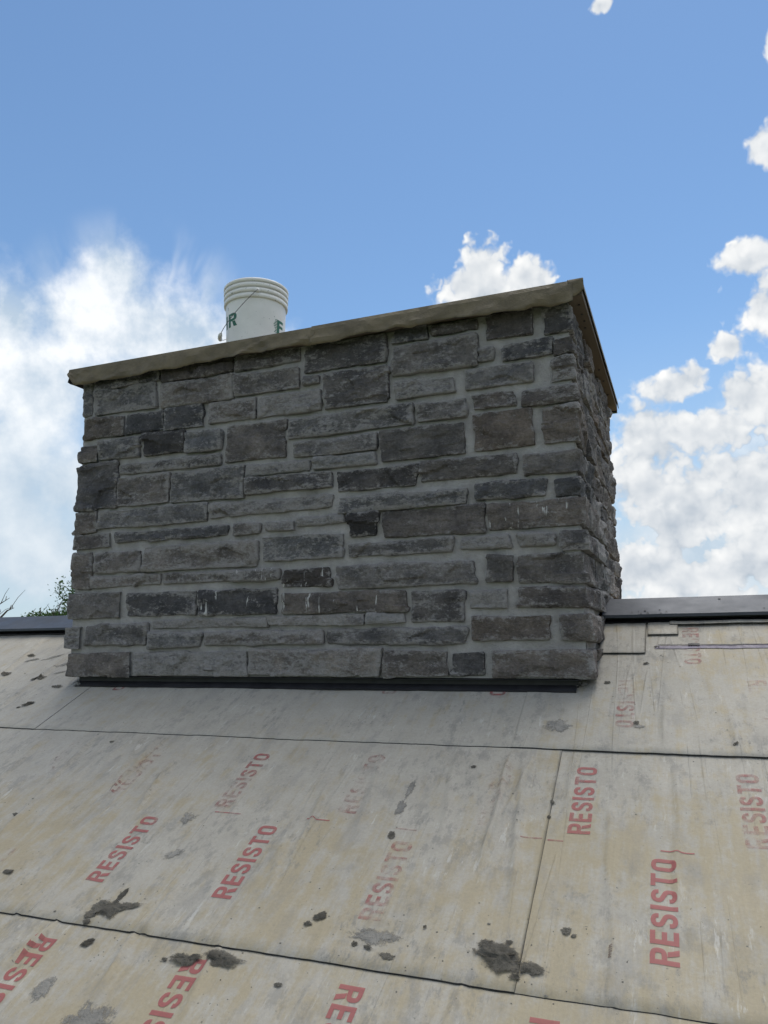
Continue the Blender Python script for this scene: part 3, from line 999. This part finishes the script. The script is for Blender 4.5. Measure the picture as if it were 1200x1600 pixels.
# (x0, x1, z0, z1, tone); second letter d = white salt runs
STONES = [(0.002,0.062,1.214,1.384,'m'),(0.081,0.445,1.335,1.392,'d'),(0.085,0.426,1.21,1.331,'m'),(0.46,0.842,1.322,1.395,'d'),(0.853,1.174,1.32,1.388,'d'),(0.464,0.84,1.198,1.312,'m'),(0.848,1.17,1.201,1.294,'m'),(0.016,0.257,1.097,1.194,'b'),(0.273,0.48,1.098,1.187,'d'),(0.49,0.69,1.089,1.194,'d'),(0.721,0.957,1.095,1.19,'l'),(0.969,1.268,1.093,1.183,'l'),(0.005,0.11,0.987,1.066,'b'),(0.121,0.348,0.987,1.075,'m'),(0.378,0.59,0.984,1.081,'D'),(0.605,0.784,0.976,1.063,'m'),(0.815,1.105,0.912,1.072,'b'),(0.236,0.783,0.907,0.953,'m'),(-0.015,0.226,0.758,0.972,'d'),(0.234,0.518,0.76,0.892,'m'),(0.532,0.903,0.754,0.89,'m'),(0.918,1.216,0.839,0.886,'l'),(0.923,1.321,0.763,0.826,'d'),(-0.005,0.127,0.65,0.746,'b'),(0.136,0.725,0.663,0.741,'m'),(0.741,1.321,0.676,0.73,'l'),(0.0,0.207,0.577,0.642,'d'),(0.245,0.831,0.595,0.638,'d'),(0.867,0.988,0.591,0.636,'m'),(1.015,1.149,0.597,0.635,'l'),(1.162,1.372,0.61,0.645,'l'),(-0.002,0.109,0.39,0.558,'b'),(0.124,0.379,0.46,0.552,'m'),(0.398,0.977,0.456,0.562,'l'),(1.004,1.369,0.473,0.569,'m'),(0.118,0.494,0.396,0.442,'l'),(0.509,1.084,0.396,0.44,'md'),(1.098,1.313,0.361,0.433,'Dd'),(-0.01,0.283,0.257,0.369,'b'),(0.319,0.68,0.263,0.363,'d'),(0.699,1.07,0.257,0.36,'dd'),(1.095,1.637,0.254,0.335,'bd'),(0.455,1.029,0.205,0.240,'l'),(1.035,1.458,0.209,0.244,'l'),(-0.02,0.071,0.126,0.218,'m'),(0.095,0.431,0.138,0.227,'m'),(0.452,0.712,0.125,0.185,'m'),(0.729,1.279,0.133,0.187,'m'),(0.001,0.349,0.003,0.102,'b'),(0.375,0.941,0.007,0.105,'l'),(0.951,1.522,0.011,0.111,'l'),(1.19,1.556,1.263,1.379,'d'),(1.191,1.265,1.212,1.245,'m'),(1.29,1.571,1.09,1.243,'d'),(1.592,1.939,1.191,1.312,'m'),(1.594,1.74,1.331,1.393,'d'),(1.76,1.946,1.339,1.378,'d'),(1.606,1.846,1.094,1.157,'l'),(1.117,1.669,0.982,1.067,'m'),(1.687,1.889,0.991,1.062,'m'),(1.143,1.514,0.898,0.963,'m'),(1.536,1.881,0.844,0.968,'b'),(1.234,1.512,0.839,0.889,'l'),(1.341,1.683,0.739,0.819,'d'),(1.7,2.076,0.749,0.827,'b'),(1.35,1.882,0.649,0.708,'m'),(1.397,1.518,0.551,0.643,'D'),(1.54,1.943,0.538,0.644,'d'),(1.392,1.817,0.471,0.523,'m'),(1.338,1.906,0.346,0.434,'m'),(1.656,1.859,0.21,0.324,'d'),(1.473,1.628,0.211,0.246,'l'),(1.294,1.865,0.129,0.189,'m'),(1.548,1.793,0.01,0.102,'m'),(1.805,1.931,0.014,0.097,'d'),(1.979,2.155,1.283,1.382,'d'),(2.196,2.304,1.271,1.374,'d'),(1.948,2.003,1.201,1.249,'m'),(2.039,2.225,1.193,1.253,'d'),(2.235,2.309,1.186,1.248,'d'),(1.889,2.151,1.093,1.173,'m'),(2.216,2.306,1.082,1.175,'m'),(1.912,2.081,1.011,1.07,'d'),(2.103,2.313,1.002,1.066,'d'),(1.916,2.141,0.849,0.992,'b'),(2.173,2.31,0.848,0.986,'b'),(2.104,2.311,0.734,0.814,'b'),(1.914,2.185,0.658,0.721,'d'),(2.211,2.309,0.649,0.715,'d'),(1.962,2.317,0.542,0.637,'bd'),(1.854,2.035,0.476,0.52,'l'),(2.072,2.199,0.474,0.518,'m'),(2.225,2.317,0.452,0.519,'d'),(1.956,2.046,0.352,0.444,'b'),(2.061,2.308,0.339,0.444,'b'),(1.882,2.022,0.255,0.321,'l'),(2.058,2.31,0.255,0.325,'d'),(1.887,2.172,0.139,0.225,'b'),(2.207,2.319,0.135,0.225,'b'),(1.96,2.31,0.008,0.1,'b')]
TONE = {'D': ((.046, .043, .043), .05), 'd': ((.092, .086, .085), .26), 'm': ((.130, .122, .118), .48), 'b': ((.132, .117, .107), .22), 'l': ((.170, .161, .156), .7)}


def stone(x0, x1, y0, y1, z0, z1, tone, seed, step=.0075, faces='FRLTB', rough=1.0):
    """split faced block; rounded box with ledges. F front -Y, K back +Y, L/R -X/+X, T/B top and bottom"""
    dx, dy, dz = x1 - x0, y1 - y0, z1 - z0
    n = [max(2, int(round(dx / step))), max(2, int(round(dy / step))), max(2, int(round(dz / step)))]
    n = [min(k, 90) for k in n]
    ids = {}; co = []
    def vid(i, j, k):
        key = (i, j, k)
        if key not in ids:
            ids[key] = len(co); co.append((i / n[0], j / n[1], k / n[2]))
        return ids[key]
    fs = []
    for i in range(n[0]):
        for k in range(n[2]):
            if 'F' in faces: fs.append((vid(i, 0, k), vid(i + 1, 0, k), vid(i + 1, 0, k + 1), vid(i, 0, k + 1)))
            if 'K' in faces: fs.append((vid(i, n[1], k + 1), vid(i + 1, n[1], k + 1), vid(i + 1, n[1], k), vid(i, n[1], k)))
    for j in range(n[1]):
        for k in range(n[2]):
            if 'L' in faces: fs.append((vid(0, j, k), vid(0, j, k + 1), vid(0, j + 1, k + 1), vid(0, j + 1, k)))
            if 'R' in faces: fs.append((vid(n[0], j, k), vid(n[0], j + 1, k), vid(n[0], j + 1, k + 1), vid(n[0], j, k + 1)))
    for i in range(n[0]):
        for j in range(n[1]):
            if 'T' in faces: fs.append((vid(i, j, n[2]), vid(i + 1, j, n[2]), vid(i + 1, j + 1, n[2]), vid(i, j + 1, n[2])))
            if 'B' in faces: fs.append((vid(i, j, 0), vid(i, j + 1, 0), vid(i + 1, j + 1, 0), vid(i + 1, j, 0)))
    U = np.array(co)
    rg = np.random.default_rng(seed)
    P = np.empty_like(U)
    half = np.array([dx, dy, dz]) / 2
    q = (U * 2 - 1) * half
    rr = min(.007 * rg.uniform(.5, 1.6), dz * .3, dx * .3)
    inner = np.clip(q, -(half - rr), half - rr)
    dlt = q - inner
    ln = np.linalg.norm(dlt, axis=1, keepdims=True)
    nrm = dlt / np.maximum(ln, 1e-6)
    q = inner + nrm * rr
    cen = np.array([(x0 + x1) / 2, (y0 + y1) / 2, (z0 + z1) / 2])
    Wp = q + cen + seed * 1.37
    # uneven outline
    tilt = rg.uniform(-.0045, .0045, 4)
    q[:, 2] += (U[:, 0] - .5) * np.where(U[:, 2] > .5, tilt[0], tilt[1]) * 1.2
    q[:, 0] += (U[:, 2] - .5) * np.where(U[:, 0] > .5, tilt[2], tilt[3]) * 2.0
    for a in (0, 2):
        q[:, a] += .0040 * fbm(Wp * 15 + 5 * a, seed + a, 4, .65) * (1 if a == 2 else 1.3)
    # split face relief
    big = fbm(Wp * np.array([5.5, 5.5, 9]), seed + 11, 3)
    mid = fbm(Wp * np.array([17, 17, 26]), seed + 13, 4, .6)
    led = fbm(Wp * np.array([4.5, 4.5, 12]), seed + 17, 3)
    stepd = np.tanh((led - .08) * 16) * .5 + np.tanh((led + .3) * 16) * .35
    ridg = 1 - np.abs(fbm(Wp * np.array([9, 9, 14]), seed + 19, 4))
    # flat splits of differing depth and tilt, each with its own edge
    ns = int(np.clip(dx * dz / .0035, 3, 12)) if dy < .1 else int(np.clip((dx + dy) * dz / .0035, 4, 14))
    sd_ = rg.uniform(-1, 1, (ns, 3)) * half
    wq = q + .018 * np.stack([fbm(Wp * 16, seed + 31, 3), fbm(Wp * 16 + 9, seed + 32, 3), fbm(Wp * 16 + 19, seed + 33, 3)], -1)
    dist = ((wq[:, None, :] - sd_[None]) * np.array([.55, .55, 1.3])) ** 2
    near = np.argmin(dist.sum(-1), 1)
    til = rg.uniform(-.09, .09, (ns, 3)); offs = rg.uniform(-.0055, .0055, ns)
    facet = offs[near] + np.clip(((q - sd_[near]) * til[near]).sum(-1), -.006, .006)
    disp = (.9 * facet + .0050 * big + .0058 * mid + .0035 * stepd + .008 * (ridg - .75) + .0022 * fbm(Wp * 60, seed + 23, 2)) * rough
    disp = np.maximum(disp, -.010)
    k_ = np.clip(np.abs(nrm[:, 1:2]) + np.abs(nrm[:, 0:1]), 0, 1)[:, 0]
    q = q + nrm * (disp * (.35 + .65 * k_))[:, None]
    # distance to the joint on whichever face this is
    ex = np.minimum(U[:, 0], 1 - U[:, 0]) * dx; ey = np.minimum(U[:, 1], 1 - U[:, 1]) * dy; ez = np.minimum(U[:, 2], 1 - U[:, 2]) * dz
    on_f = (U[:, 1] == 0) | (U[:, 1] == 1)
    e = np.where(on_f, np.minimum(ex, ez), np.minimum(ey, ez))
    if dy > .08: e = np.where(on_f, np.minimum(np.where(U[:, 0] > .5, np.where('R' in faces, 9, ex), np.where('L' in faces, 9, ex)), ez) if False else e, e)
    edge = np.clip(1 - e / .022, 0, 1)
    o = mesh_obj('stone', q.tolist(), fs, M_STONE, None, True)
    o.data.set_sharp_from_angle(angle=rad(38))
    at = o.data.attributes.new('edge', 'FLOAT', 'POINT')
    at.data.foreach_set('value', edge)
    col, wash = TONE[tone[0]]
    j = rg.uniform(.82, 1.2); jb = rg.uniform(-.06, .06)
    o.color = (col[0] * j * (1 + jb), col[1] * j, col[2] * j * (1 - jb), max(0, min(1, wash + rg.uniform(-.15, .15))))
    o['drip'] = 1.0 if len(tone) > 1 else 0.0
    Cc(o, cen)
    return o


YB = .045
right_rows = []; left_rows = []
for i, (x0, x1, z0, z1, tn) in enumerate(STONES):
    rg = random.Random(900 + i)
    e = .0018
    yf = -.0165 + rg.uniform(-.006, .003)
    if x1 > 2.28:
        d = rg.choice([.10, .14, .22, .30]) if x1 - x0 > .2 else rg.uniform(.2, .38)
        if x1 - x0 > .3: d = rg.uniform(.09, .14)
        stone(x0 - e, x1, yf, d, z0 - e, z1 + e, tn, 10 + i, .008, 'FRTB')
        right_rows.append((z0, z1, d))
    elif x0 < .07 and x1 < .4:
        d = rg.uniform(.12, .32)
        stone(x0, x1 + e, yf, d, z0 - e, z1 + e, tn, 10 + i, .008, 'FLTBR' if z1 - z0 > .15 else 'FLTB', 1.7 if tn == 'd' and z1 - z0 > .15 else 1.0)
        left_rows.append((z0, z1, d))
    else:
        stone(x0 - e, x1 + e, yf, YB, z0 - e, z1 + e, tn, 10 + i, .0072, 'FLRTB')


def side_wall(rows, xs, sgn, seed0):
    """courses of the side face that follow the corner stones back from the front"""
    rg = random.Random(seed0)
    k = 0
    rows = sorted(rows)
    for (z0, z1, d) in rows:
        parts = [(z0, z1)]
        y = d + .014
        while y < D - .03:
            L = min(rg.uniform(.12, .38), D - y)
            if D - (y + L) < .07: L = D - y
            split = (z1 - z0 > .085 and rg.random() < .4)
            zz = [(z0, (z0 + z1) / 2 - .008), ((z0 + z1) / 2 + .008, z1)] if split else [(z0, z1)]
            for a, b2 in zz:
                if b2 > (y + .5 * L) * .48665 - .06 or (y + L / 2 > YR and b2 > (2 * YR - y - L / 2) * .48665 - .06):
                    bul = rg.uniform(-.004, .010)
                    tone = rg.choice('dmmbbld')
                    if sgn > 0: stone(xs - .05, xs + bul, y, y + L, a - .003, b2 + .003, tone, 3000 + seed0 + k, .011, 'RTBKF', 1.25)
                    else: stone(xs - bul, xs + .05, y, y + L, a - .003, b2 + .003, tone, 3000 + seed0 + k, .011, 'LTBKF', 1.25)
                    k += 1
            y += L + rg.uniform(.010, .018)


side_wall(right_rows, 2.31, 1, 400)
side_wall(left_rows, -.008, -1, 800)


# mortar body
def grid_face(nu, nv, fn):
    vs = [fn(i / nu, j / nv) for j in range(nv + 1) for i in range(nu + 1)]
    fs = [(j * (nu + 1) + i, j * (nu + 1) + i + 1, (j + 1) * (nu + 1) + i + 1, (j + 1) * (nu + 1) + i) for j in range(nv) for i in range(nu)]
    return vs, fs


CX0, CX1, CZ0, CZ1 = .010, W - .010, .004, 1.386
mb = MB()
def noisy(P, nrm, amp=.0055):
    A = np.array(P)
    dd = amp * fbm(A * 11, 77, 4, .6) + .003 * fbm(A * 45, 78, 3)
    return (A + np.array(nrm) * dd[:, None]).tolist()
v, f = grid_face(230, 140, lambda a, b2: (CX0 + (CX1 - CX0) * a, .0, CZ0 + (CZ1 - CZ0) * b2)); mb.add(noisy(v, (0, -1, 0)), f)
v, f = grid_face(100, 110, lambda a, b2: (CX1, D * a, CZ0 + (CZ1 - CZ0) * b2)); mb.add(noisy(v, (1, 0, 0)), f)
v, f = grid_face(100, 110, lambda a, b2: (CX0, D * (1 - a), CZ0 + (CZ1 - CZ0) * b2)); mb.add(noisy(v, (-1, 0, 0)), f)
v, f = grid_face(60, 60, lambda a, b2: (CX1 - (CX1 - CX0) * a, D, -.25 + (CZ1 + .25) * b2)); mb.add(noisy(v, (0, 1, 0)), f)
mb.add([(CX0, 0, CZ0), (CX1, 0, CZ0), (CX1, D, CZ0), (CX0, D, CZ0)], [(0, 3, 2, 1)])
mb.add([(CX0, 0, CZ1), (CX1, 0, CZ1), (CX1, D, CZ1), (CX0, D, CZ1)], [(0, 1, 2, 3)])
Cc(mb.build('mortar_body', M_MORTAR, None, True))

# base flashing: black upstand under the stones, flange lying on the roof
mb = MB()
mb.box(.045, W - .045, .022, D - .03, -.6, .003)
Cc(mb.build('flashing_upstand', M_BLACK))
mb = MB()
n = 60
for i in range(n):
    xa = .05 + (W - .10) * i / n; xb = .05 + (W - .10) * (i + 1) / n
    mb.add([rp(xa, .008, .0125), rp(xb, .008, .0125), rp(xb, -.034, .0135), rp(xa, -.034, .0135), rp(xa, .0085, .006), rp(xb, .0085, .006)], [(0, 1, 2, 3), (4, 5, 1, 0)])
Cc(mb.build('flashing_flange', M_FLANGE))
mb = MB()
mb.box(.03, W - .03, -.012, .02, -.0015, .0005)
Cc(mb.build('flashing_lip', M_FLANGE))

# ------------------------------------------------------------------ cap: boards wrapped in the same membrane
BX0, BX1, BY0, BY1, BZ0, BZ1 = -.035, 2.350, -.045, 1.51, 1.388, 1.436
mb = MB(); mb.box(BX0, BX1, BY0, .54, BZ0, BZ1)
cap = Cc(mb.build('cap_board', M_WOOD))
mb = MB(); mb.box(BX0, BX1, .5435, BY1, BZ0 + .001, BZ1)
cap2 = Cc(mb.build('cap_board', M_WOOD))
mb = MB(); mb.box(BX0 + .01, BX1 - .002, BY1 + .001, BY1 + .03, BZ0 - .006, BZ1 - .02)
Cc(mb.build('cap_batten', M_BLACK))
# nail heads under the overhang
for i, (y, dx) in enumerate([(.04, .012), (.13, .012), (.20, .011), (.27, .016), (.80, .015), (.97, .012), (1.2, .012)]):
    mb = MB()
    x = 2.352 - dx - .012
    mb.tube([(x, y, BZ0 + .002), (x, y, BZ0 - .003)], .0045, 8)
    o = mb.build('nail_head', M_BIT)
    o.parent = cap if y < .54 else cap2


def wrap(name, x0, x1, seed, drop, lapz=0.0, n=110, y_front=-.055, ztop=1.444, seam=True):
    """front flap of the wrap: hangs over the board edge with a wavy lower edge; black on its inner side"""
    xs = np.linspace(x0, x1, n + 1)
    wv = fbm(np.stack([xs * 3.2, xs * 0, xs * 0 + seed], -1), seed, 3) ; wf = fbm(np.stack([xs * 16, xs * 0, xs * 0 + seed], -1), seed + 5, 3)
    bul = fbm(np.stack([xs * 5.0, xs * 0 + 3, xs * 0 + seed], -1), seed + 8, 4, .55)
    rows = [(.40, 0), (.02, 0), (0, 0)]
    vs = []; m = 9
    for i, x in enumerate(xs):
        dr = (drop(x) + .012 * wv[i] + .013 * wf[i]) * min(1, .4 + max(0, x + .052) / .07)
        vs.append((x, .35, ztop + .004 + lapz)); vs.append((x, y_front + .02, ztop + .003 + lapz + .002 * bul[i])); vs.append((x, y_front + .003, ztop - .001 + lapz))
        for k in range(1, m - 2):
            t = k / (m - 3)
            fold = .007 * (1 - abs(float(vnoise(np.array([[x * 7 + t * 1.3, t * .6, seed]]), seed + 20)[0])) * 2.2) + .004 * float(vnoise(np.array([[x * 23 - t * 1.8, t * 1.5, seed]]), seed + 24)[0])
            vs.append((x, y_front - lapz - (.004 + .008 * max(0, bul[i] + .25)) * t ** 1.3 - fold * min(1, t * 1.6), ztop - .002 - dr * t))
    fs = [(i * m + k, i * m + k + 1, (i + 1) * m + k + 1, (i + 1) * m + k) for i in range(n) for k in range(m - 1)]
    o = mesh_obj(name, vs, fs, [M_WRAP, M_BIT], None, True)
    o.data.set_sharp_from_angle(angle=rad(14))
    so = o.modifiers.new('thickness', 'SOLIDIFY'); so.thickness = .003; so.offset = -1; so.material_offset = 1; so.material_offset_rim = 1
    o.parent = cap
    return o


wrap('membrane_wrap', -.052, 1.262, 3, lambda x: .076 + .008 * (1 - x / 1.25), 0.0, 220)
wrap('membrane_wrap', 1.245, 2.318, 6, lambda x: .077 + .006 * (x - 1.25), .0035, 190)
# corner piece folded round to the right edge, narrow and ragged along the side
ys = np.linspace(-.050, BY1 + .02, 120)
vs = []; wv = fbm(np.stack([ys * 5, ys * 0, ys * 0], -1), 91, 4, .6)
for i, y in enumerate(ys):
    dr = .036 + .014 * wv[i]
    o_ = .002 + .005 * max(0, wv[i])
    vs += [(2.32, y, 1.4405), (2.350, y, 1.4405), (2.355, y, 1.4385), (2.355 + o_ * .5, y, 1.443 - dr * .5), (2.355 + o_, y, 1.443 - dr)]
fs = [(i * 5 + k, i * 5 + k + 1, (i + 1) * 5 + k + 1, (i + 1) * 5 + k) for i in range(len(ys) - 1) for k in range(4)]
o = mesh_obj('membrane_wrap', vs, fs, [M_WRAP, M_BIT], None, True)
so = o.modifiers.new('thickness', 'SOLIDIFY'); so.thickness = .003; so.offset = -1; so.material_offset = 1; so.material_offset_rim = 1
o.parent = cap
vs = []
for i in range(13):
    x = 2.300 + .058 * i / 12
    cut = .072 - .03 * (i / 12) ** 2
    for k in range(6):
        t = k / 5
        vs.append((x + (.004 * math.sin(t * 5) - .010 * t if i == 0 else 0), -.0595 - .004 * math.sin(i * .5) * t, 1.4465 - cut * t))
fs = [(i * 6 + k, i * 6 + k + 1, (i + 1) * 6 + k + 1, (i + 1) * 6 + k) for i in range(12) for k in range(5)]
o = mesh_obj('membrane_wrap', vs, fs, [M_WRAP, M_BIT], None, True)
so = o.modifiers.new('thickness', 'SOLIDIFY'); so.thickness = .003; so.offset = -1; so.material_offset = 1; so.material_offset_rim = 1
o.parent = cap
# rest of the top and the left flap
vs = []
ys = np.linspace(-.046, BY1 + .02, 80); wv = fbm(np.stack([ys * 5, ys * 0, ys * 0], -1), 95, 4, .6)
for i, y in enumerate(ys):
    dr = .055 + .018 * wv[i]
    vs += [(2.32, y, 1.4395), (-.04, y, 1.4395), (-.047, y, 1.4385), (-.052 - .008 * max(0, wv[i]), y, 1.442 - dr * .5), (-.056 - .02 * max(0, wv[i] + .2), y, 1.442 - dr)]
fs = [(i * 5 + k, i * 5 + k + 1, (i + 1) * 5 + k + 1, (i + 1) * 5 + k) for i in range(len(ys) - 1) for k in range(4)]
fs = [f[::-1] for f in fs]
o = mesh_obj('membrane_wrap', vs, fs, [M_WRAP, M_BIT], None, True)
so = o.modifiers.new('thickness', 'SOLIDIFY'); so.thickness = .003; so.offset = -1; so.material_offset = 1; so.material_offset_rim = 1
o.parent = cap

# ------------------------------------------------------------------ bucket
BK = Vector((.790, .255, 1.4535))
bucket = thing('bucket', 'white plastic pail with green letters standing on the chimney cap', 'bucket', BK)
BH = .368


def rad_at(z): return .1345 + (.1465 - .1345) * z / BH


prof = [(.0, .004), (.120, .004), (.128, .0), (.131, .004)]
prof += [(rad_at(z), z) for z in np.linspace(.02, BH - .10, 8)]
zb = BH - .098
body_top = rad_at(zb)
mb = MB(); mb.lathe(prof + [(body_top, zb), (body_top + .001, BH), (body_top - .003, BH), (body_top - .0045, zb), (.128, .01), (0, .01)], 96)
bb = mb.build('body', M_PAIL, bucket, True)
mb = MB()
for z0_, dz, rr in ((BH - .094, .022, .0085), (BH - .066, .020, .0095), (BH - .040, .020, .0105), (BH - .015, .016, .0115)):
    r0 = body_top + .0005
    mb.lathe([(r0, z0_), (r0 + rr - .003, z0_ + .0005), (r0 + rr, z0_ + .003), (r0 + rr, z0_ + dz - .003), (r0 + rr - .003, z0_ + dz), (r0, z0_ + dz + .0003)], 96)
mb.build('rim', M_PAIL, bucket, True)
# bail hangs down on the left; its ears sit front and back
az_l = math.atan2(-2.76 - BK.y, 2.615 - BK.x) + rad(2)       # towards the viewer
ax = Vector((math.cos(az_l), math.sin(az_l), 0)); lf = Vector((math.cos(az_l - math.pi / 2), math.sin(az_l - math.pi / 2), 0))
zl = BH - .062
for s in (1, -1):
    mb = MB()
    p = ax * s * (body_top + .004) + Vector((0, 0, zl))
    mb.tube([p, p + ax * s * .012], [.013, .010], 14)
    mb.build('ear', M_PAIL, bucket, True)
pts = []
RB = .163
for k in range(41):
    a = math.pi * k / 40
    u2 = math.sin(a)
    pts.append(ax * math.cos(a) * RB + lf * u2 * .168 + Vector((0, 0, zl - .185 * u2)))
mb = MB(); mb.tube(pts, .0016, 8)
hd = mb.build('handle', M_WIRE, bucket, True)
mb = MB(); mb.tube(pts[17:24], [.007, .010, .010, .010, .010, .010, .007], 12)
gp = mb.build('grip', M_PAIL, None, True); gp.parent = hd


def bucket_text(quads_list, az0, z0_, size, name='lettering'):
    """letters round the wall, az0 = angle of the left end seen from outside"""
    vs = []; fs = []
    for quad in quads_list:
        b0 = len(vs)
        for px, py in quad:
            z = z0_ + py * size; r = rad_at(z) + .0009
            a = az0 + px * size * 1.45 / r
            vs.append((r * math.cos(a), r * math.sin(a), z))
        fs.append((b0, b0 + 1, b0 + 2, b0 + 3))
    o = mesh_obj(name, vs, fs, M_GREEN, bucket, True)
    o.color = (1, 1, 1, 1.0)
    return o


def q_of(ch, dx=0):
    return [[(p[0] + dx, p[1]) for p in q] for q in glyph(ch)[0]]


def subdiv(qs):
    out = []
    for q in qs:
        q = [np.array(p, float) for p in q]
        for i in range(3):
            a, b2 = i / 3, (i + 1) / 3
            out.append([tuple(q[0] + (q[1] - q[0]) * a), tuple(q[0] + (q[1] - q[0]) * b2), tuple(q[3] + (q[2] - q[3]) * b2), tuple(q[3] + (q[2] - q[3]) * a)])
    return out


LS = .066
bucket_text(subdiv(q_of('I') + q_of('R', .34)), az_l - rad(78), BH - .222, LS)
ebars = []
for k in range(9):
    y = k * .115
    ebars += rect(-.16 + .05 * math.sin(k), y, .02, y + .055)
bucket_text(subdiv(ebars + rect(.02, 0, .2, 1.0) + rect(.2, .80, .52, 1.0) + rect(.2, .42, .50, .62)), az_l + rad(42), BH - .245, LS)

# ------------------------------------------------------------------ trees beyond the ridge
def make_tree(label, base, top_z, crown, leaf_n, seed, twig_n=40, bare=0.0):
    rg = random.Random(seed)
    t = thing('tree', label, 'tree', (base[0], base[1], -5.6), 'trees beyond the ridge')
    cx, cy, cz, rx, rz = crown                     # relative to base
    H = cz
    trunk = MB()
    trunk.tube([(0, 0, -.1), (.05, .02, H * .35), (-.03, .05, H * .7), (cx, cy, H)], [.19, .15, .11, .06], 10)
    tips = []
    for i in range(twig_n):
        a = rg.uniform(0, 6.283); e = math.asin(rg.uniform(-.35, 1))
        rr = rg.uniform(.72, 1.03)
        tip = Vector((cx + math.cos(a) * math.cos(e) * rx * rr, cy + math.sin(a) * math.cos(e) * rx * rr, cz + math.sin(e) * rz * rr))
        st = Vector((0, 0, H * rg.uniform(.5, 1.0)))
        mid = st.lerp(tip, .5) + Vector((rg.uniform(-.15, .15), rg.uniform(-.15, .15), rg.uniform(0, .25)))
        trunk.tube([st, mid, tip], [.035, .018, .004], 5, False)
        tips.append((mid, tip))
        for k in range(3):
            q = mid.lerp(tip, rg.uniform(.3, .9)); d = Vector((rg.uniform(-1, 1), rg.uniform(-1, 1), rg.uniform(-.1, 1.3))) * rg.uniform(.15, .4)
            trunk.tube([q, q + d * .5 + Vector((0, 0, .04)), q + d], [.009, .006, .003], 4, False)
            tips.append((q, q + d))
    trunk.build('trunk', M_BARK, t, True)
    mbv = []; mbf = []
    for i in range(leaf_n):
        a, b2 = tips[rg.randrange(len(tips))]
        p = a.lerp(b2, rg.random() ** .6) + Vector((rg.gauss(0, .09), rg.gauss(0, .09), rg.gauss(0, .08)))
        if bare and p.z > cz + rz * bare: continue
        L = rg.uniform(.035, .075); wd = L * rg.uniform(.45, .65)
        d = Vector((rg.gauss(0, 1), rg.gauss(0, 1), rg.gauss(-.2, .7))).normalized()
        s = d.cross(Vector((rg.gauss(0, 1), rg.gauss(0, 1), rg.gauss(0, 1)))).normalized()
        nn = d.cross(s) * L * .12
        b0 = len(mbv)
        mbv += [p, p + d * L * .45 + s * wd * .5 + nn, p + d * L, p + d * L * .45 - s * wd * .5 + nn]
        mbf += [(b0, b0 + 1, b0 + 2), (b0, b0 + 2, b0 + 3)]
    o = mesh_obj('crown', mbv, mbf, M_LEAF, t)
    return t


make_tree('leafy green tree showing past the left edge of the chimney above the ridge', (-9.15, 10.9), 0, (0, 0, 6.1, 1.45, 1.5), 22000, 5, 90)
make_tree('low green treetop with bare twigs just above the ridge cap', (-10.0, 10.05), 0, (0, 0, 6.0, .75, .72), 9000, 8, 50, .62)
make_tree('thin bare twigs over sparse leaves at the left edge of the picture', (-11.05, 9.2), 0, (0, 0, 6.05, .75, .95), 4000, 12, 34, .3)
